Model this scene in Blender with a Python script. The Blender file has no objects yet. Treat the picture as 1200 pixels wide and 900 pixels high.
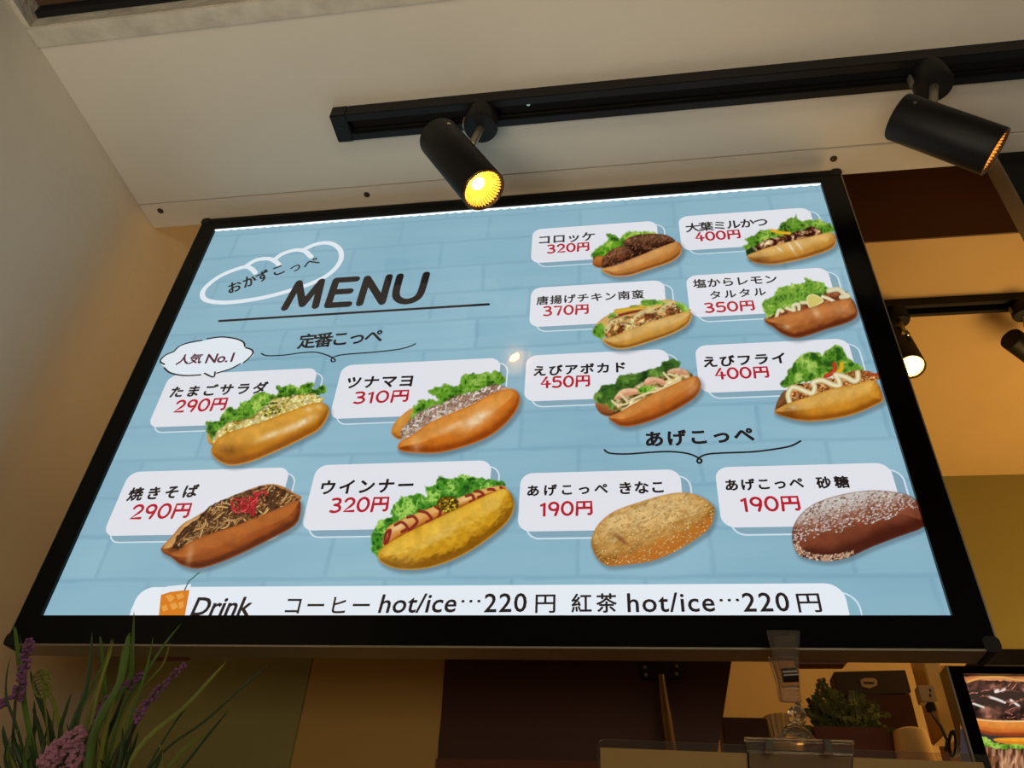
import bpy, bmesh, math, random
import numpy as np
from mathutils import Vector, Matrix
random.seed(7)
SC = bpy.context.scene
COL = SC.collection
H = 1.5                       # camera height above the floor
# ---------------------------------------------------------------- camera
FPX = 918.069
RC = np.array([[0.98851042, 0.04279258, 0.14496879],
               [0.13962913, -0.62581933, -0.76736814],
               [0.0578866, 0.77879327, -0.62460402]])
cam_d = bpy.data.cameras.new('camera')
cam_d.sensor_width = 36.0
cam_d.lens = FPX / 1200.0 * 36.0
cam_d.clip_start = 0.01
cam = bpy.data.objects.new('camera', cam_d)
COL.objects.link(cam)
M4 = Matrix([[*RC[0], 0], [*RC[1], 0], [*RC[2], H], [0, 0, 0, 1]])
cam.matrix_world = M4
SC.camera = cam
# ---------------------------------------------------------------- world, lights, exposure
SC.view_settings.view_transform = 'Standard'
SC.view_settings.look = 'None'
SC.view_settings.exposure = 0.0
SC.view_settings.gamma = 1.0
SC.view_settings.use_curve_mapping = False
W = bpy.data.worlds.new('world'); SC.world = W
W.use_nodes = True
W.node_tree.nodes['Background'].inputs[0].default_value = (1.0, 0.90, 0.74, 1)
W.node_tree.nodes['Background'].inputs[1].default_value = 0.10


def area(name, loc, target, sx, sy, power, color):
    d = bpy.data.lights.new(name, 'AREA'); d.shape = 'RECTANGLE'
    d.size = sx; d.size_y = sy; d.energy = power; d.color = color
    o = bpy.data.objects.new(name, d); COL.objects.link(o)
    o.location = loc
    o.rotation_euler = (Vector(target) - Vector(loc)).to_track_quat('-Z', 'Y').to_euler()
    return o


area('ceiling_fill', (-0.45, -0.50, 0.70), (-0.65, 0.10, 2.35), 1.0, 0.5, 19.0, (1.0, 0.87, 0.71))  # added unseen fill aimed up to brighten the soffit ceiling
area('front_fill', (0.35, -0.75, 1.50), (0.0, 0.7, 1.72), 0.7, 0.35, 3.3, (1.0, 0.86, 0.62))  # added unseen fill from the front for the hanging card and lower panels
area('kitchen_ceiling_fill', (1.25, 1.42, 1.60), (0.9, 1.35, 2.7), 0.8, 0.5, 11.5, (1.0, 0.60, 0.20))  # added unseen warm fill that lifts the kitchen ceiling
area('kitchen_light_left', (0.15, 1.35, 2.55), (-0.7, 0.75, 2.15), 0.5, 0.3, 0.8, (1.0, 0.62, 0.22))

# ---------------------------------------------------------------- projection helpers (photo pixel -> world point on a plane)


def ray(px, py):
    return RC @ np.array([px - 600.0, -(py - 450.0), -FPX])


def aty(px, py, y):
    r = ray(px, py); p = r * (y / r[1]); return Vector((p[0], p[1], p[2] + H))


def atz(px, py, z):
    r = ray(px, py); p = r * ((z - H) / r[2]); return Vector((p[0], p[1], p[2] + H))


# ---------------------------------------------------------------- materials
def lin(c):
    c = np.asarray(c, float) / 255.0
    return np.where(c <= 0.04045, c / 12.92, ((c + 0.055) / 1.055) ** 2.4)


def mat(name, rgb, rough=0.5, metal=0.0, emis=None, es=0.0, bump=0.0, bscale=60, var=0.0, trans=0.0, ior=1.45, spec=0.5, alpha=1.0, vscale=9):
    m = bpy.data.materials.new(name); m.use_nodes = True
    nt = m.node_tree; b = nt.nodes['Principled BSDF']
    b.inputs['Base Color'].default_value = (*lin(rgb), 1)
    b.inputs['Roughness'].default_value = rough
    b.inputs['Metallic'].default_value = metal
    b.inputs['IOR'].default_value = ior
    b.inputs['Specular IOR Level'].default_value = spec
    b.inputs['Transmission Weight'].default_value = trans
    b.inputs['Alpha'].default_value = alpha
    if emis is not None:
        b.inputs['Emission Color'].default_value = (*lin(emis), 1)
        b.inputs['Emission Strength'].default_value = es
    if var or bump:
        tc = nt.nodes.new('ShaderNodeTexCoord')
        n = nt.nodes.new('ShaderNodeTexNoise'); n.inputs['Scale'].default_value = vscale
        n.inputs['Detail'].default_value = 6
        nt.links.new(tc.outputs['Object'], n.inputs['Vector'])
        if var:
            r = nt.nodes.new('ShaderNodeMix'); r.data_type = 'RGBA'
            c = np.asarray(rgb, float)
            r.inputs['A'].default_value = (*lin(np.clip(c * (1 - var), 0, 255)), 1)
            r.inputs['B'].default_value = (*lin(np.clip(c * (1 + var), 0, 255)), 1)
            nt.links.new(n.outputs['Fac'], r.inputs['Factor'])
            nt.links.new(r.outputs['Result'], b.inputs['Base Color'])
        if bump:
            n2 = nt.nodes.new('ShaderNodeTexNoise'); n2.inputs['Scale'].default_value = bscale
            n2.inputs['Detail'].default_value = 4
            nt.links.new(tc.outputs['Object'], n2.inputs['Vector'])
            bp = nt.nodes.new('ShaderNodeBump'); bp.inputs['Strength'].default_value = bump
            bp.inputs['Distance'].default_value = 0.004
            nt.links.new(n2.outputs['Fac'], bp.inputs['Height'])
            nt.links.new(bp.outputs['Normal'], b.inputs['Normal'])
    return m


def glass_sheet(name, tint=(255, 255, 255), rough2=0.35, broad=0.10, ior=1.45):
    """clear sheet: straight-through transparency plus Fresnel reflection (one sharp and one hazy lobe)"""
    m = bpy.data.materials.new(name); m.use_nodes = True
    nt = m.node_tree; nt.nodes.clear()
    out = nt.nodes.new('ShaderNodeOutputMaterial')
    tr = nt.nodes.new('ShaderNodeBsdfTransparent'); tr.inputs[0].default_value = (*lin(tint), 1)
    g1 = nt.nodes.new('ShaderNodeBsdfGlossy'); g1.inputs['Roughness'].default_value = 0.015
    g2 = nt.nodes.new('ShaderNodeBsdfGlossy'); g2.inputs['Roughness'].default_value = rough2
    mg = nt.nodes.new('ShaderNodeMixShader'); mg.inputs[0].default_value = broad
    nt.links.new(g1.outputs[0], mg.inputs[1]); nt.links.new(g2.outputs[0], mg.inputs[2])
    fr = nt.nodes.new('ShaderNodeFresnel'); fr.inputs['IOR'].default_value = ior
    mx = nt.nodes.new('ShaderNodeMixShader')
    nt.links.new(fr.outputs[0], mx.inputs[0]); nt.links.new(tr.outputs[0], mx.inputs[1]); nt.links.new(mg.outputs[0], mx.inputs[2])
    nt.links.new(mx.outputs[0], out.inputs[0])
    return m


def print_mat(name, rgb=None, strength=1.0):
    """backlit print: flat colour, or the colour attribute with its alpha"""
    m = bpy.data.materials.new(name); m.use_nodes = True
    nt = m.node_tree; nt.nodes.clear()
    out = nt.nodes.new('ShaderNodeOutputMaterial')
    em = nt.nodes.new('ShaderNodeEmission'); em.inputs['Strength'].default_value = strength
    if rgb is not None:
        em.inputs['Color'].default_value = (*lin(rgb), 1)
        nt.links.new(em.outputs[0], out.inputs[0])
    else:
        at = nt.nodes.new('ShaderNodeAttribute'); at.attribute_name = 'print'
        nt.links.new(at.outputs['Color'], em.inputs['Color'])
        tr = nt.nodes.new('ShaderNodeBsdfTransparent')
        mx = nt.nodes.new('ShaderNodeMixShader')
        nt.links.new(at.outputs['Alpha'], mx.inputs[0])
        nt.links.new(tr.outputs[0], mx.inputs[1]); nt.links.new(em.outputs[0], mx.inputs[2])
        nt.links.new(mx.outputs[0], out.inputs[0])
    return m


def brick_print(name, strength=1.0):
    m = bpy.data.materials.new(name); m.use_nodes = True
    nt = m.node_tree; nt.nodes.clear(); N = nt.nodes.new; L = nt.links.new
    out = N('ShaderNodeOutputMaterial'); em = N('ShaderNodeEmission'); em.inputs['Strength'].default_value = strength
    tc = N('ShaderNodeTexCoord'); mp = N('ShaderNodeMapping')
    mp.inputs['Rotation'].default_value = (math.radians(90), 0, 0)
    L(tc.outputs['Object'], mp.inputs['Vector'])
    nz = N('ShaderNodeTexNoise'); nz.inputs['Scale'].default_value = 18; nz.inputs['Detail'].default_value = 3
    L(mp.outputs[0], nz.inputs['Vector'])
    ad = N('ShaderNodeVectorMath'); ad.operation = 'MULTIPLY_ADD'
    ad.inputs[1].default_value = (0.006, 0.006, 0)
    L(nz.outputs['Color'], ad.inputs[0]); L(mp.outputs[0], ad.inputs[2])
    br = N('ShaderNodeTexBrick'); br.inputs['Scale'].default_value = 1.0
    br.inputs['Brick Width'].default_value = 0.118; br.inputs['Row Height'].default_value = 0.0465
    br.inputs['Mortar Size'].default_value = 0.0038; br.inputs['Mortar Smooth'].default_value = 0.9
    br.inputs['Color1'].default_value = (*lin((147, 190, 208)), 1)
    br.inputs['Color2'].default_value = (*lin((140, 184, 203)), 1)
    br.inputs['Mortar'].default_value = (*lin((128, 173, 194)), 1)
    L(ad.outputs[0], br.inputs['Vector'])
    mp2 = N('ShaderNodeMapping'); mp2.inputs['Scale'].default_value = (5, 1, 34)
    L(tc.outputs['Object'], mp2.inputs['Vector'])
    n2 = N('ShaderNodeTexNoise'); n2.inputs['Scale'].default_value = 1.0; n2.inputs['Detail'].default_value = 7
    n2.inputs['Roughness'].default_value = 0.6
    L(mp2.outputs[0], n2.inputs['Vector'])
    rp = N('ShaderNodeMapRange'); rp.inputs['From Min'].default_value = 0.3; rp.inputs['From Max'].default_value = 0.75
    rp.inputs['To Min'].default_value = 0.0; rp.inputs['To Max'].default_value = 0.42
    L(n2.outputs['Fac'], rp.inputs['Value'])
    mx = N('ShaderNodeMix'); mx.data_type = 'RGBA'
    mx.inputs['B'].default_value = (*lin((176, 208, 220)), 1)
    L(rp.outputs[0], mx.inputs['Factor']); L(br.outputs['Color'], mx.inputs['A'])
    mp3 = N('ShaderNodeMapping'); mp3.inputs['Scale'].default_value = (3, 3, 3)
    L(tc.outputs['Object'], mp3.inputs['Vector'])
    n3 = N('ShaderNodeTexNoise'); n3.inputs['Scale'].default_value = 1.3; n3.inputs['Detail'].default_value = 2
    L(mp3.outputs[0], n3.inputs['Vector'])
    rp3 = N('ShaderNodeMapRange'); rp3.inputs['From Min'].default_value = 0.35; rp3.inputs['From Max'].default_value = 0.65
    rp3.inputs['To Min'].default_value = 0.0; rp3.inputs['To Max'].default_value = 0.45
    L(n3.outputs['Fac'], rp3.inputs['Value'])
    mx3 = N('ShaderNodeMix'); mx3.data_type = 'RGBA'; mx3.inputs['B'].default_value = (*lin((126, 170, 190)), 1)
    L(rp3.outputs[0], mx3.inputs['Factor']); L(mx.outputs['Result'], mx3.inputs['A'])
    L(mx3.outputs['Result'], em.inputs['Color']); L(em.outputs[0], out.inputs[0])
    return m


def wood(name, c1, c2, scale=(2, 40, 40), rough=0.5):
    m = bpy.data.materials.new(name); m.use_nodes = True
    nt = m.node_tree; b = nt.nodes['Principled BSDF']; b.inputs['Roughness'].default_value = rough
    tc = nt.nodes.new('ShaderNodeTexCoord'); mp = nt.nodes.new('ShaderNodeMapping'); mp.inputs['Scale'].default_value = scale
    n = nt.nodes.new('ShaderNodeTexNoise'); n.inputs['Scale'].default_value = 1.5; n.inputs['Detail'].default_value = 8
    nt.links.new(tc.outputs['Object'], mp.inputs[0]); nt.links.new(mp.outputs[0], n.inputs['Vector'])
    mx = nt.nodes.new('ShaderNodeMix'); mx.data_type = 'RGBA'
    mx.inputs['A'].default_value = (*lin(c1), 1); mx.inputs['B'].default_value = (*lin(c2), 1)
    nt.links.new(n.outputs['Fac'], mx.inputs['Factor']); nt.links.new(mx.outputs['Result'], b.inputs['Base Color'])
    return m


M = dict(
    ceil=mat('painted_ceiling', (205, 198, 182), 0.75, bump=0.25, bscale=45, var=0.05, vscale=3, spec=0.25),
    wall=mat('painted_wall', (224, 212, 190), 0.7, bump=0.35, bscale=25, var=0.04, vscale=4, spec=0.25),
    batten=mat('scuffed_batten', (180, 174, 158), 0.7, bump=0.8, bscale=70, var=0.16, vscale=45),
    cream=mat('cream_kitchen_paint', (206, 176, 124), 0.7, var=0.03, bump=0.1),
    olive=mat('olive_kitchen_paint', (150, 142, 84), 0.75, var=0.04, bump=0.1),
    beige=mat('beige_panel_paint', (190, 152, 82), 0.75, var=0.03),
    brown=wood('dark_brown_board', (62, 30, 14), (78, 38, 16), (1.2, 30, 30), 0.55),
    plank=wood('old_plank', (48, 30, 15), (84, 58, 32), (3, 22, 22), 0.7),
    redwood=wood('reddish_wood', (84, 40, 20), (120, 60, 30), (3, 30, 30), 0.6),
    floor=mat('floor_tile_grey', (120, 112, 100), 0.4, var=0.06),
    black=mat('matt_black_metal', (18, 17, 16), 0.5, 0.0, bump=0.05, bscale=400, spec=0.3),
    blackgloss=mat('black_bezel', (4, 4, 4), 0.16, 0.0, spec=0.2),
    blackrub=mat('black_rubber', (12, 12, 12), 0.6),
    alu=mat('brushed_aluminium', (176, 168, 150), 0.5, 1.0),
    chrome=mat('chrome', (225, 220, 205), 0.12, 1.0),
    gold=mat('emissive_reflector', (240, 190, 90), 0.25, 1.0, emis=(255, 184, 60), es=1.7),  # glow put into the reflector as emission, not bounced from the chip
    cob=mat('warm_led', (255, 230, 180), 0.5, 0, emis=(255, 176, 76), es=100.0),
    goldrib=mat('emissive_rib', (150, 90, 20), 0.4, 1.0, emis=(225, 120, 20), es=0.7),  # weaker emission so the ribs read as dimmer lines in the glow
    lens=mat('glowing_lens', (255, 240, 200), 0.5, 0, emis=(255, 205, 105), es=9.0),
    dimreflector=mat('dim_emissive_reflector', (240, 190, 120), 0.25, 1.0, emis=(255, 160, 60), es=1.2),  # weaker copy of the reflector's emitted glow, for the lamp seen side-on
    led=print_mat('edge_led', (245, 252, 255), 1.6),
    darkback=mat('black_recess', (4, 4, 4), 0.8),
    clear=mat('clear_acrylic', (225, 215, 195), 0.06, 0, trans=0.96, ior=1.46),
    paper=mat('cream_card', (226, 208, 170), 0.6, var=0.02),
    sleeve=glass_sheet('clear_sleeve', (238, 230, 212), 0.4, 0.35),
    cover=glass_sheet('acrylic_cover', (250, 252, 252), 0.22, 0.42, 1.75),
    steel=mat('grey_steel_plate', (80, 74, 64), 0.35, 0.9, var=0.2, vscale=60),
    leaf=mat('grass_green', (72, 102, 30), 0.5, var=0.3, vscale=20),
    leaf2=mat('dark_grass_green', (36, 60, 20), 0.5, var=0.3, vscale=20),
    leafy=mat('olive_leaf', (110, 116, 40), 0.5, var=0.3, vscale=20),
    lav=mat('lavender_purple', (122, 76, 118), 0.7, var=0.25, vscale=90),
    lav2=mat('pale_lavender_pink', (170, 120, 140), 0.7, var=0.25, vscale=90),
    stem=mat('grey_green_stem', (70, 74, 44), 0.7),
    terra=mat('woven_planter_brown', (112, 80, 48), 0.8, var=0.2, bump=0.4),
    fern=mat('fern_green', (78, 84, 30), 0.6, var=0.35, vscale=50),
    card=mat('dark_cardboard', (62, 50, 34), 0.7, var=0.1),
    labelp=mat('pale_label', (190, 160, 110), 0.6),
    cup=mat('cream_ceramic', (232, 196, 130), 0.3, var=0.02),
    socket=mat('off_white_plastic', (196, 176, 140), 0.45),
    bolt=mat('rusty_screw_head', (70, 54, 40), 0.6, 0.5, var=0.3, vscale=300),
    pr=print_mat('backlit_picture'),
    ink=print_mat('print_black', (36, 28, 28)), white=print_mat('print_white', (236, 243, 250)),
    cardp=print_mat('print_card', (236, 236, 243)), red=print_mat('print_red', (190, 30, 48)),
    maroon=print_mat('print_maroon', (92, 40, 58)), line=print_mat('print_line', (214, 232, 242)),
    shade=print_mat('print_strip', (138, 172, 190)), drinkw=print_mat('print_drink_card', (240, 245, 252)),
    orange=print_mat('print_orange', (226, 128, 26)), orange2=print_mat('print_orange_light', (240, 164, 72)),
    straw=print_mat('print_straw', (30, 92, 70)), pale=print_mat('plain_backlit', (150, 176, 186), 0.5),
    brickp=brick_print('brick_print'),
)

# ---------------------------------------------------------------- object helpers


def link(name, me, m, parent=None, loc=None):
    o = bpy.data.objects.new(name, me); COL.objects.link(o)
    if m is not None and not me.materials: me.materials.append(m)
    if parent is not None:
        o.parent = parent
        o.matrix_parent_inverse = Matrix.Identity(4)
    if loc is not None: o.location = loc
    return o


def tag(o, label, cat, group=None):
    o['label'] = label; o['category'] = cat
    if group: o['group'] = group
    return o


def thing(name, label, cat, loc=(0, 0, 0), group=None):
    o = bpy.data.objects.new(name, None); COL.objects.link(o); o.location = loc
    o.empty_display_size = 0.05
    return tag(o, label, cat, group)


class G:
    """collects geometry in world coordinates; build() makes one mesh object"""

    def __init__(s): s.v = []; s.f = []

    def add(s, vs, fs):
        b = len(s.v); s.v += [Vector(v) for v in vs]; s.f += [tuple(i + b for i in f) for f in fs]; return s

    def box(s, a, b):
        (x0, y0, z0), (x1, y1, z1) = a, b
        return s.add([(x0, y0, z0), (x1, y0, z0), (x1, y1, z0), (x0, y1, z0), (x0, y0, z1), (x1, y0, z1), (x1, y1, z1), (x0, y1, z1)],
                     [(3, 2, 1, 0), (4, 5, 6, 7), (0, 1, 5, 4), (1, 2, 6, 5), (2, 3, 7, 6), (3, 0, 4, 7)])

    def prism(s, pts, off):
        n = len(pts); off = Vector(off)
        vs = [Vector(p) for p in pts] + [Vector(p) + off for p in pts]
        return s.add(vs, [tuple(range(n - 1, -1, -1)), tuple(range(n, 2 * n))] + [(i, (i + 1) % n, n + (i + 1) % n, n + i) for i in range(n)])

    def tube(s, pts, rad, n=10, cap=True, flat=1.0, up=None):
        pts = [Vector(p) for p in pts]
        if not isinstance(rad, (list, tuple)): rad = [rad] * len(pts)
        b = len(s.v); prev = None
        for i, p in enumerate(pts):
            t = (pts[min(i + 1, len(pts) - 1)] - pts[max(i - 1, 0)])
            if t.length < 1e-9: t = Vector((0, 0, 1))
            t.normalize()
            if prev is None:
                u = Vector(up) if up else (Vector((0, 0, 1)) if abs(t.z) < 0.9 else Vector((1, 0, 0)))
            else: u = prev
            u = (u - t * u.dot(t)).normalized(); prev = u; w = t.cross(u)
            for k in range(n):
                a = 2 * math.pi * k / n
                s.v.append(p + u * (math.cos(a) * rad[i]) + w * (math.sin(a) * rad[i] * flat))
        for i in range(len(pts) - 1):
            for k in range(n):
                k2 = (k + 1) % n
                s.f.append((b + i * n + k, b + i * n + k2, b + (i + 1) * n + k2, b + (i + 1) * n + k))
        if cap:
            s.f.append(tuple(b + k for k in range(n - 1, -1, -1)))
            e = b + (len(pts) - 1) * n
            s.f.append(tuple(e + k for k in range(n)))
        return s

    def lathe(s, a, d, prof, n=32):
        """prof = list of (distance along d, radius) from a"""
        a = Vector(a); d = Vector(d).normalized()
        u = d.orthogonal().normalized(); w = d.cross(u); b = len(s.v)
        for (h, r) in prof:
            for k in range(n):
                t = 2 * math.pi * k / n
                s.v.append(a + d * h + u * (math.cos(t) * r) + w * (math.sin(t) * r))
        for i in range(len(prof) - 1):
            for k in range(n):
                k2 = (k + 1) % n
                s.f.append((b + i * n + k, b + i * n + k2, b + (i + 1) * n + k2, b + (i + 1) * n + k))
        return s

    def build(s, name, m, parent=None, smooth=False, bevel=0.0, label=None, split=35):
        o0 = Vector((0, 0, 0))
        if parent is not None: o0 = parent.matrix_world.translation if parent.parent is None and False else wloc(parent)
        me = bpy.data.meshes.new(name)
        me.from_pydata([tuple(v - o0) for v in s.v], [], s.f); me.update()
        bm = bmesh.new(); bm.from_mesh(me)
        bmesh.ops.recalc_face_normals(bm, faces=bm.faces)
        if bevel:
            bmesh.ops.bevel(bm, geom=[e for e in bm.edges if e.is_manifold and e.calc_face_angle(0) > 0.5], offset=bevel, segments=2, affect='EDGES', clamp_overlap=True)
        if smooth:
            for f in bm.faces: f.smooth = True
            for e in bm.edges:
                if e.is_manifold and e.calc_face_angle(0) > math.radians(split): e.smooth = False
        bm.to_mesh(me); bm.free()
        o = link(name, me, m, parent)
        if label: o['label'] = label
        return o


def wloc(o):
    p = Vector(o.location)
    while o.parent is not None:
        o = o.parent; p += Vector(o.location)
    return p


def struct(o): o['kind'] = 'structure'; return o


# ================================================================ THE SETTING
XL = -0.679
ZC = H + 0.8678
YF = 0.668
YB = 1.95
ZK = H + 1.2
# left wall in two heights, one piece
struct(G().box((XL - 0.10, -1.2, 0), (XL, 0.9285, ZK)).build('wall_left', M['wall']))
struct(G().box((XL - 0.10, 0.9285, 0), (XL - 0.0, YB, ZK)).build('wall_left_kitchen', M['cream']))
# soffit ceiling: two boards with a fine seam between them
struct(G().box((XL, 0.386, ZC), (2.6, 0.6245, ZC + 0.018)).build('ceiling', M['ceil'], bevel=0.0008))
struct(G().box((XL, 0.6262, ZC), (2.6, YF, ZC + 0.018)).build('ceiling_edge_board', M['ceil'], bevel=0.001))
struct(G().box((XL, 0.60, ZC + 0.018), (2.6, YF - 0.004, ZK)).build('wall_above_opening', M['ceil']))
struct(G().box((XL, 0.3635, ZC - 0.004), (2.6, 0.3885, ZC + 0.019)).build('trim_1', M['batten'], bevel=0.0012))
struct(G().box((XL, 0.30, ZC - 0.002), (XL + 0.006, 0.3635, ZC + 0.2)).build('trim_2', M['batten']))
# high plank ceiling beyond the batten
pc = thing('plank_ceiling', 'old brown plank ceiling seen through the gap at top left', 'ceiling')
del pc['category'], pc['label']
pc['kind'] = 'structure'
zz = ZC + 0.031
for i in range(9):
    y1 = 0.3555 - i * 0.092
    G().box((XL + 0.006, y1 - 0.090, zz + 0.002 * (i % 2)), (2.6, y1, zz + 0.02)).build('plank', M['plank'], pc, bevel=0.0015)
struct(G().box((XL + 0.006, 0.3565, ZC + 0.019), (2.6, 0.3635, zz + 0.02)).build('dark_gap_strip', M['darkback']))  # black box standing in for the shade in the gap above the batten
# kitchen shell
struct(G().box((XL - 0.0, YF - 0.004, ZK), (2.6, YB, ZK + 0.05)).build('ceiling_kitchen', M['cream']))
struct(G().box((XL - 0.1, YB, 0), (2.6, YB + 0.1, ZK + 0.05)).build('wall_back', M['olive']))
struct(G().box((2.6, -1.2, 0), (2.7, YB + 0.1, ZK + 0.05)).build('wall_right', M['cream']))
struct(G().box((XL - 0.1, -1.2, -0.05), (2.7, YB + 0.1, 0)).build('floor', M['floor']))
struct(G().box((XL, YB - 0.012, 0), (1.6, YB, H + 0.70)).build('trim_4', M['cream']))
# dark wood bulkhead under the kitchen ceiling
bk = G().box((-0.35, 0.92, H + 1.0165), (2.6, 0.923, ZK)).build('wall_bulkhead', M['brown'])
struct(bk)
# wing panels low on the left, behind the sign
wz = H + 0.47
pa = G().box((XL, 0.9285, 0.0), (-0.4012, 0.95, wz)).build('olive_partition', M['olive'], bevel=0.001)
tag(pa, 'dark olive painted partition behind the grass plant, below the menu sign', 'partition')
pa = G().box((-0.4010, 0.9290, 0.0), (-0.2290, 0.952, wz - 0.02)).build('beige_partition', M['beige'], bevel=0.001)
tag(pa, 'plain mustard beige panel between the olive partition and the dark brown board', 'partition')


def prismpx(px, y, th):
    return G().prism([aty(a, b, y) for a, b in px], (0, th, 0))


# dark brown board with a slanting right edge and, on it, a bracket with a pole
bd = thing('brown_board', 'large dark brown board with slanting right edge below the menu sign', 'board', aty(680, 900, 0.9285))
prismpx([(520.5, 769.5), (858, 770.5), (844, 861), (836, 912), (511, 912)], 0.9285, 0.02).build('panel', M['brown'], bd, bevel=0.001)
prismpx([(511, 889), (838, 894), (835, 925), (509, 925)], 0.922, 0.006).build('lower_rail', M['redwood'], bd)
pl = thing('bracket_pole', 'thin tan pole hanging from a grey T-shaped bracket on the brown board', 'pole', aty(777, 790, 0.92))
prismpx([(749, 777), (799, 776.5), (799, 794), (751, 795)], 0.920, 0.008).build('bracket_plate', M['steel'], pl, bevel=0.001)
g = G().tube([aty(775, 792, 0.912), aty(777, 812, 0.905), aty(781, 840, 0.895), aty(787, 885, 0.88), aty(789, 920, 0.87)], [0.0035, 0.0045, 0.0056, 0.0062, 0.0062], 16)
g.build('pole_tube', mat('tan_pole', (120, 92, 48), 0.35, 0.4), pl, smooth=True)
for (a, b) in ((756, 782), (793, 781), (757, 791), (793, 790)):
    G().lathe(aty(a, b, 0.9195), (0, -1, 0), [(0, 0.0022), (0.0015, 0.002), (0.002, 0)], 10).build('screw', M['alu'], pl)
# narrow wood battens peeping out under the sign's frame
tag(prismpx([(158, 735), (212, 735), (219, 768.5), (213, 770.5), (176, 770.5)], 0.6744, 0.01).build('wooden_batten', M['redwood']),
    'small brown wood batten under the sign frame above the grass', 'batten')
tag(prismpx([(924, 735), (986, 735), (997, 770), (990, 778), (934, 778)], 0.6744, 0.012).build('wooden_batten', M['redwood']),
    'dark reddish wood batten under the sign frame right of the clear clip', 'batten')

# ================================================================ MENU SIGN
D = 0.65
YP = D - 0.004           # front lip plane of the frame


def P(px, py, y=None): return aty(px, py, D if y is None else y)


sg = thing('menu_sign', 'large black framed backlit menu sign with white lettering cards and sandwich pictures', 'sign', P(600, 740))
SO = wloc(sg)
L0, R0 = P(51, 721).x, P(1114, 721).x
T0, B0 = P(253, 270).z, P(51, 721).z
yl = YP
OL = (P(241, 257, yl).x + P(8, 745, yl).x) / 2; OR = (P(983, 197, yl).x + P(1167, 752, yl).x) / 2
OT = P(600, 229, yl).z; OB = P(600, 757, yl).z
iL = L0 * 0.5 + P(253, 270).x * 0.5; iR = R0 * 0.5 + P(961, 216).x * 0.5
iT = P(600, 243.6).z; iB = P(51, 721, yl).z
BEND = 0.6742
rr = 0.008


def rrect(x0, x1, z0, z1, r, n=6, corners=(1, 1, 1, 1)):
    """rounded rectangle in plane coordinates, counter-clockwise from bottom left"""
    out = []
    for (cx, cz, a0, on) in ((x0 + r, z0 + r, 180, corners[0]), (x1 - r, z0 + r, 270, corners[1]), (x1 - r, z1 - r, 0, corners[2]), (x0 + r, z1 - r, 90, corners[3])):
        if on:
            for k in range(n + 1):
                a = math.radians(a0 + 90 * k / n); out.append((cx + r * math.cos(a), cz + r * math.sin(a)))
        else:
            out.append((cx + (-r if a0 in (180, 90) else r), cz + (-r if a0 in (180, 270) else r)))
    return out


# frame front as four mitred bars, black; aluminium profile round the edge behind it
def bar(q):
    g = G(); a, b, c, d = q
    g.prism([(a[0], YP, a[1]), (b[0], YP, b[1]), (c[0], YP, c[1]), (d[0], YP, d[1])], (0, 0.006, 0)); return g


O_ = [(OL, OB), (OR, OB), (OR, OT), (OL, OT)]; I_ = [(iL, iB), (iR, iB), (iR, iT), (iL, iT)]
for k in range(4):
    k2 = (k + 1) % 4
    bar([O_[k], O_[k2], I_[k2], I_[k]]).build('bezel', M['blackgloss'], sg)
e = 0.0016
for k, (a, b) in enumerate((((OL, OB - e), (OR, OB)), ((OR, OB), (OR + e, OT)), ((OL, OT), (OR, OT + e)), ((OL - e, OB), (OL, OT)))):
    G().box((a[0], YP + 0.0008, a[1]), (b[0], BEND, b[1])).build('side_profile', M['alu'], sg)
for (cx, cz, sx, sz) in ((OL, OB, -1, -1), (OR, OB, 1, -1), (OR, OT, 1, 1), (OL, OT, -1, 1)):
    x0, x1 = sorted((cx - sx * 0.010, cx + sx * 0.0026)); z0, z1 = sorted((cz - sz * 0.010, cz + sz * 0.0026))
    rp = rrect(x0, x1, z0, z1, 0.0045, 5)
    # L-shaped cap wrapped round the corner: rounded square behind and a hair in front of the bezel plane
    G().prism([(x, YP - 0.0004, z) for x, z in rp], (0, BEND - YP, 0)).build('corner_cap', M['blackrub'], sg)
G().box((OL, BEND - 0.002, OB), (OR, BEND, OT)).build('back_plate', M['steel'], sg)
# lit print (base sheet)
YD = D
pm = G().box((L0 - 0.01, YD, B0 - 0.01), (R0 + 0.01, YD + 0.002, T0 + 0.01)).build('light_panel', M['brickp'], sg)
# clear cover
me = bpy.data.meshes.new('clear_cover')
yc = YD - 0.0022
me.from_pydata([tuple(Vector(v) - SO) for v in ((iL - .004, yc, iB - .004), (iR + .004, yc, iB - .004), (iR + .004, yc, iT + .004), (iL - .004, yc, iT + .004))], [], [(0, 1, 2, 3)])
link('clear_cover', me, M['cover'], sg)
# LED hot spots along the top edge: scalloped bright strip
Tv = P(600, 243.6).z; g = G(); n = 66; vs = []; w = (iR - iL) / n
for i in range(n):
    for k in range(6):
        x = iL + w * (i + k / 6.0); z = Tv - 0.0028 - 0.0018 * math.sin(math.pi * k / 6.0)
        vs.append((x, YD - 0.0019, z))
vs.append((iR, YD - 0.0019, Tv - 0.0028))
m_ = len(vs); vs += [(v[0], v[1], Tv + 0.008) for v in vs]
g.add(vs, [(i, i + 1, m_ + i + 1, m_ + i) for i in range(m_ - 1)])
g.build('led_strip', M['led'], sg)

_layer = [0]


def layer(step=True):
    if step: _layer[0] += 1
    return YD - 0.00012 * (1 + min(_layer[0], 12))


LAY = dict(strip=1, line=2, card=3, pic=5, text=7, shadow=4)


def ly(k): return YD - 0.00012 * LAY[k]


def flat(name, pts2, y, m, parent):
    """flat polygon (x, z) on the print plane"""
    me = bpy.data.meshes.new(name)
    me.from_pydata([tuple(Vector((x, y, z)) - wloc(parent)) for x, z in pts2], [], [tuple(range(len(pts2)))])
    return link(name, me, m, parent)


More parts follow.
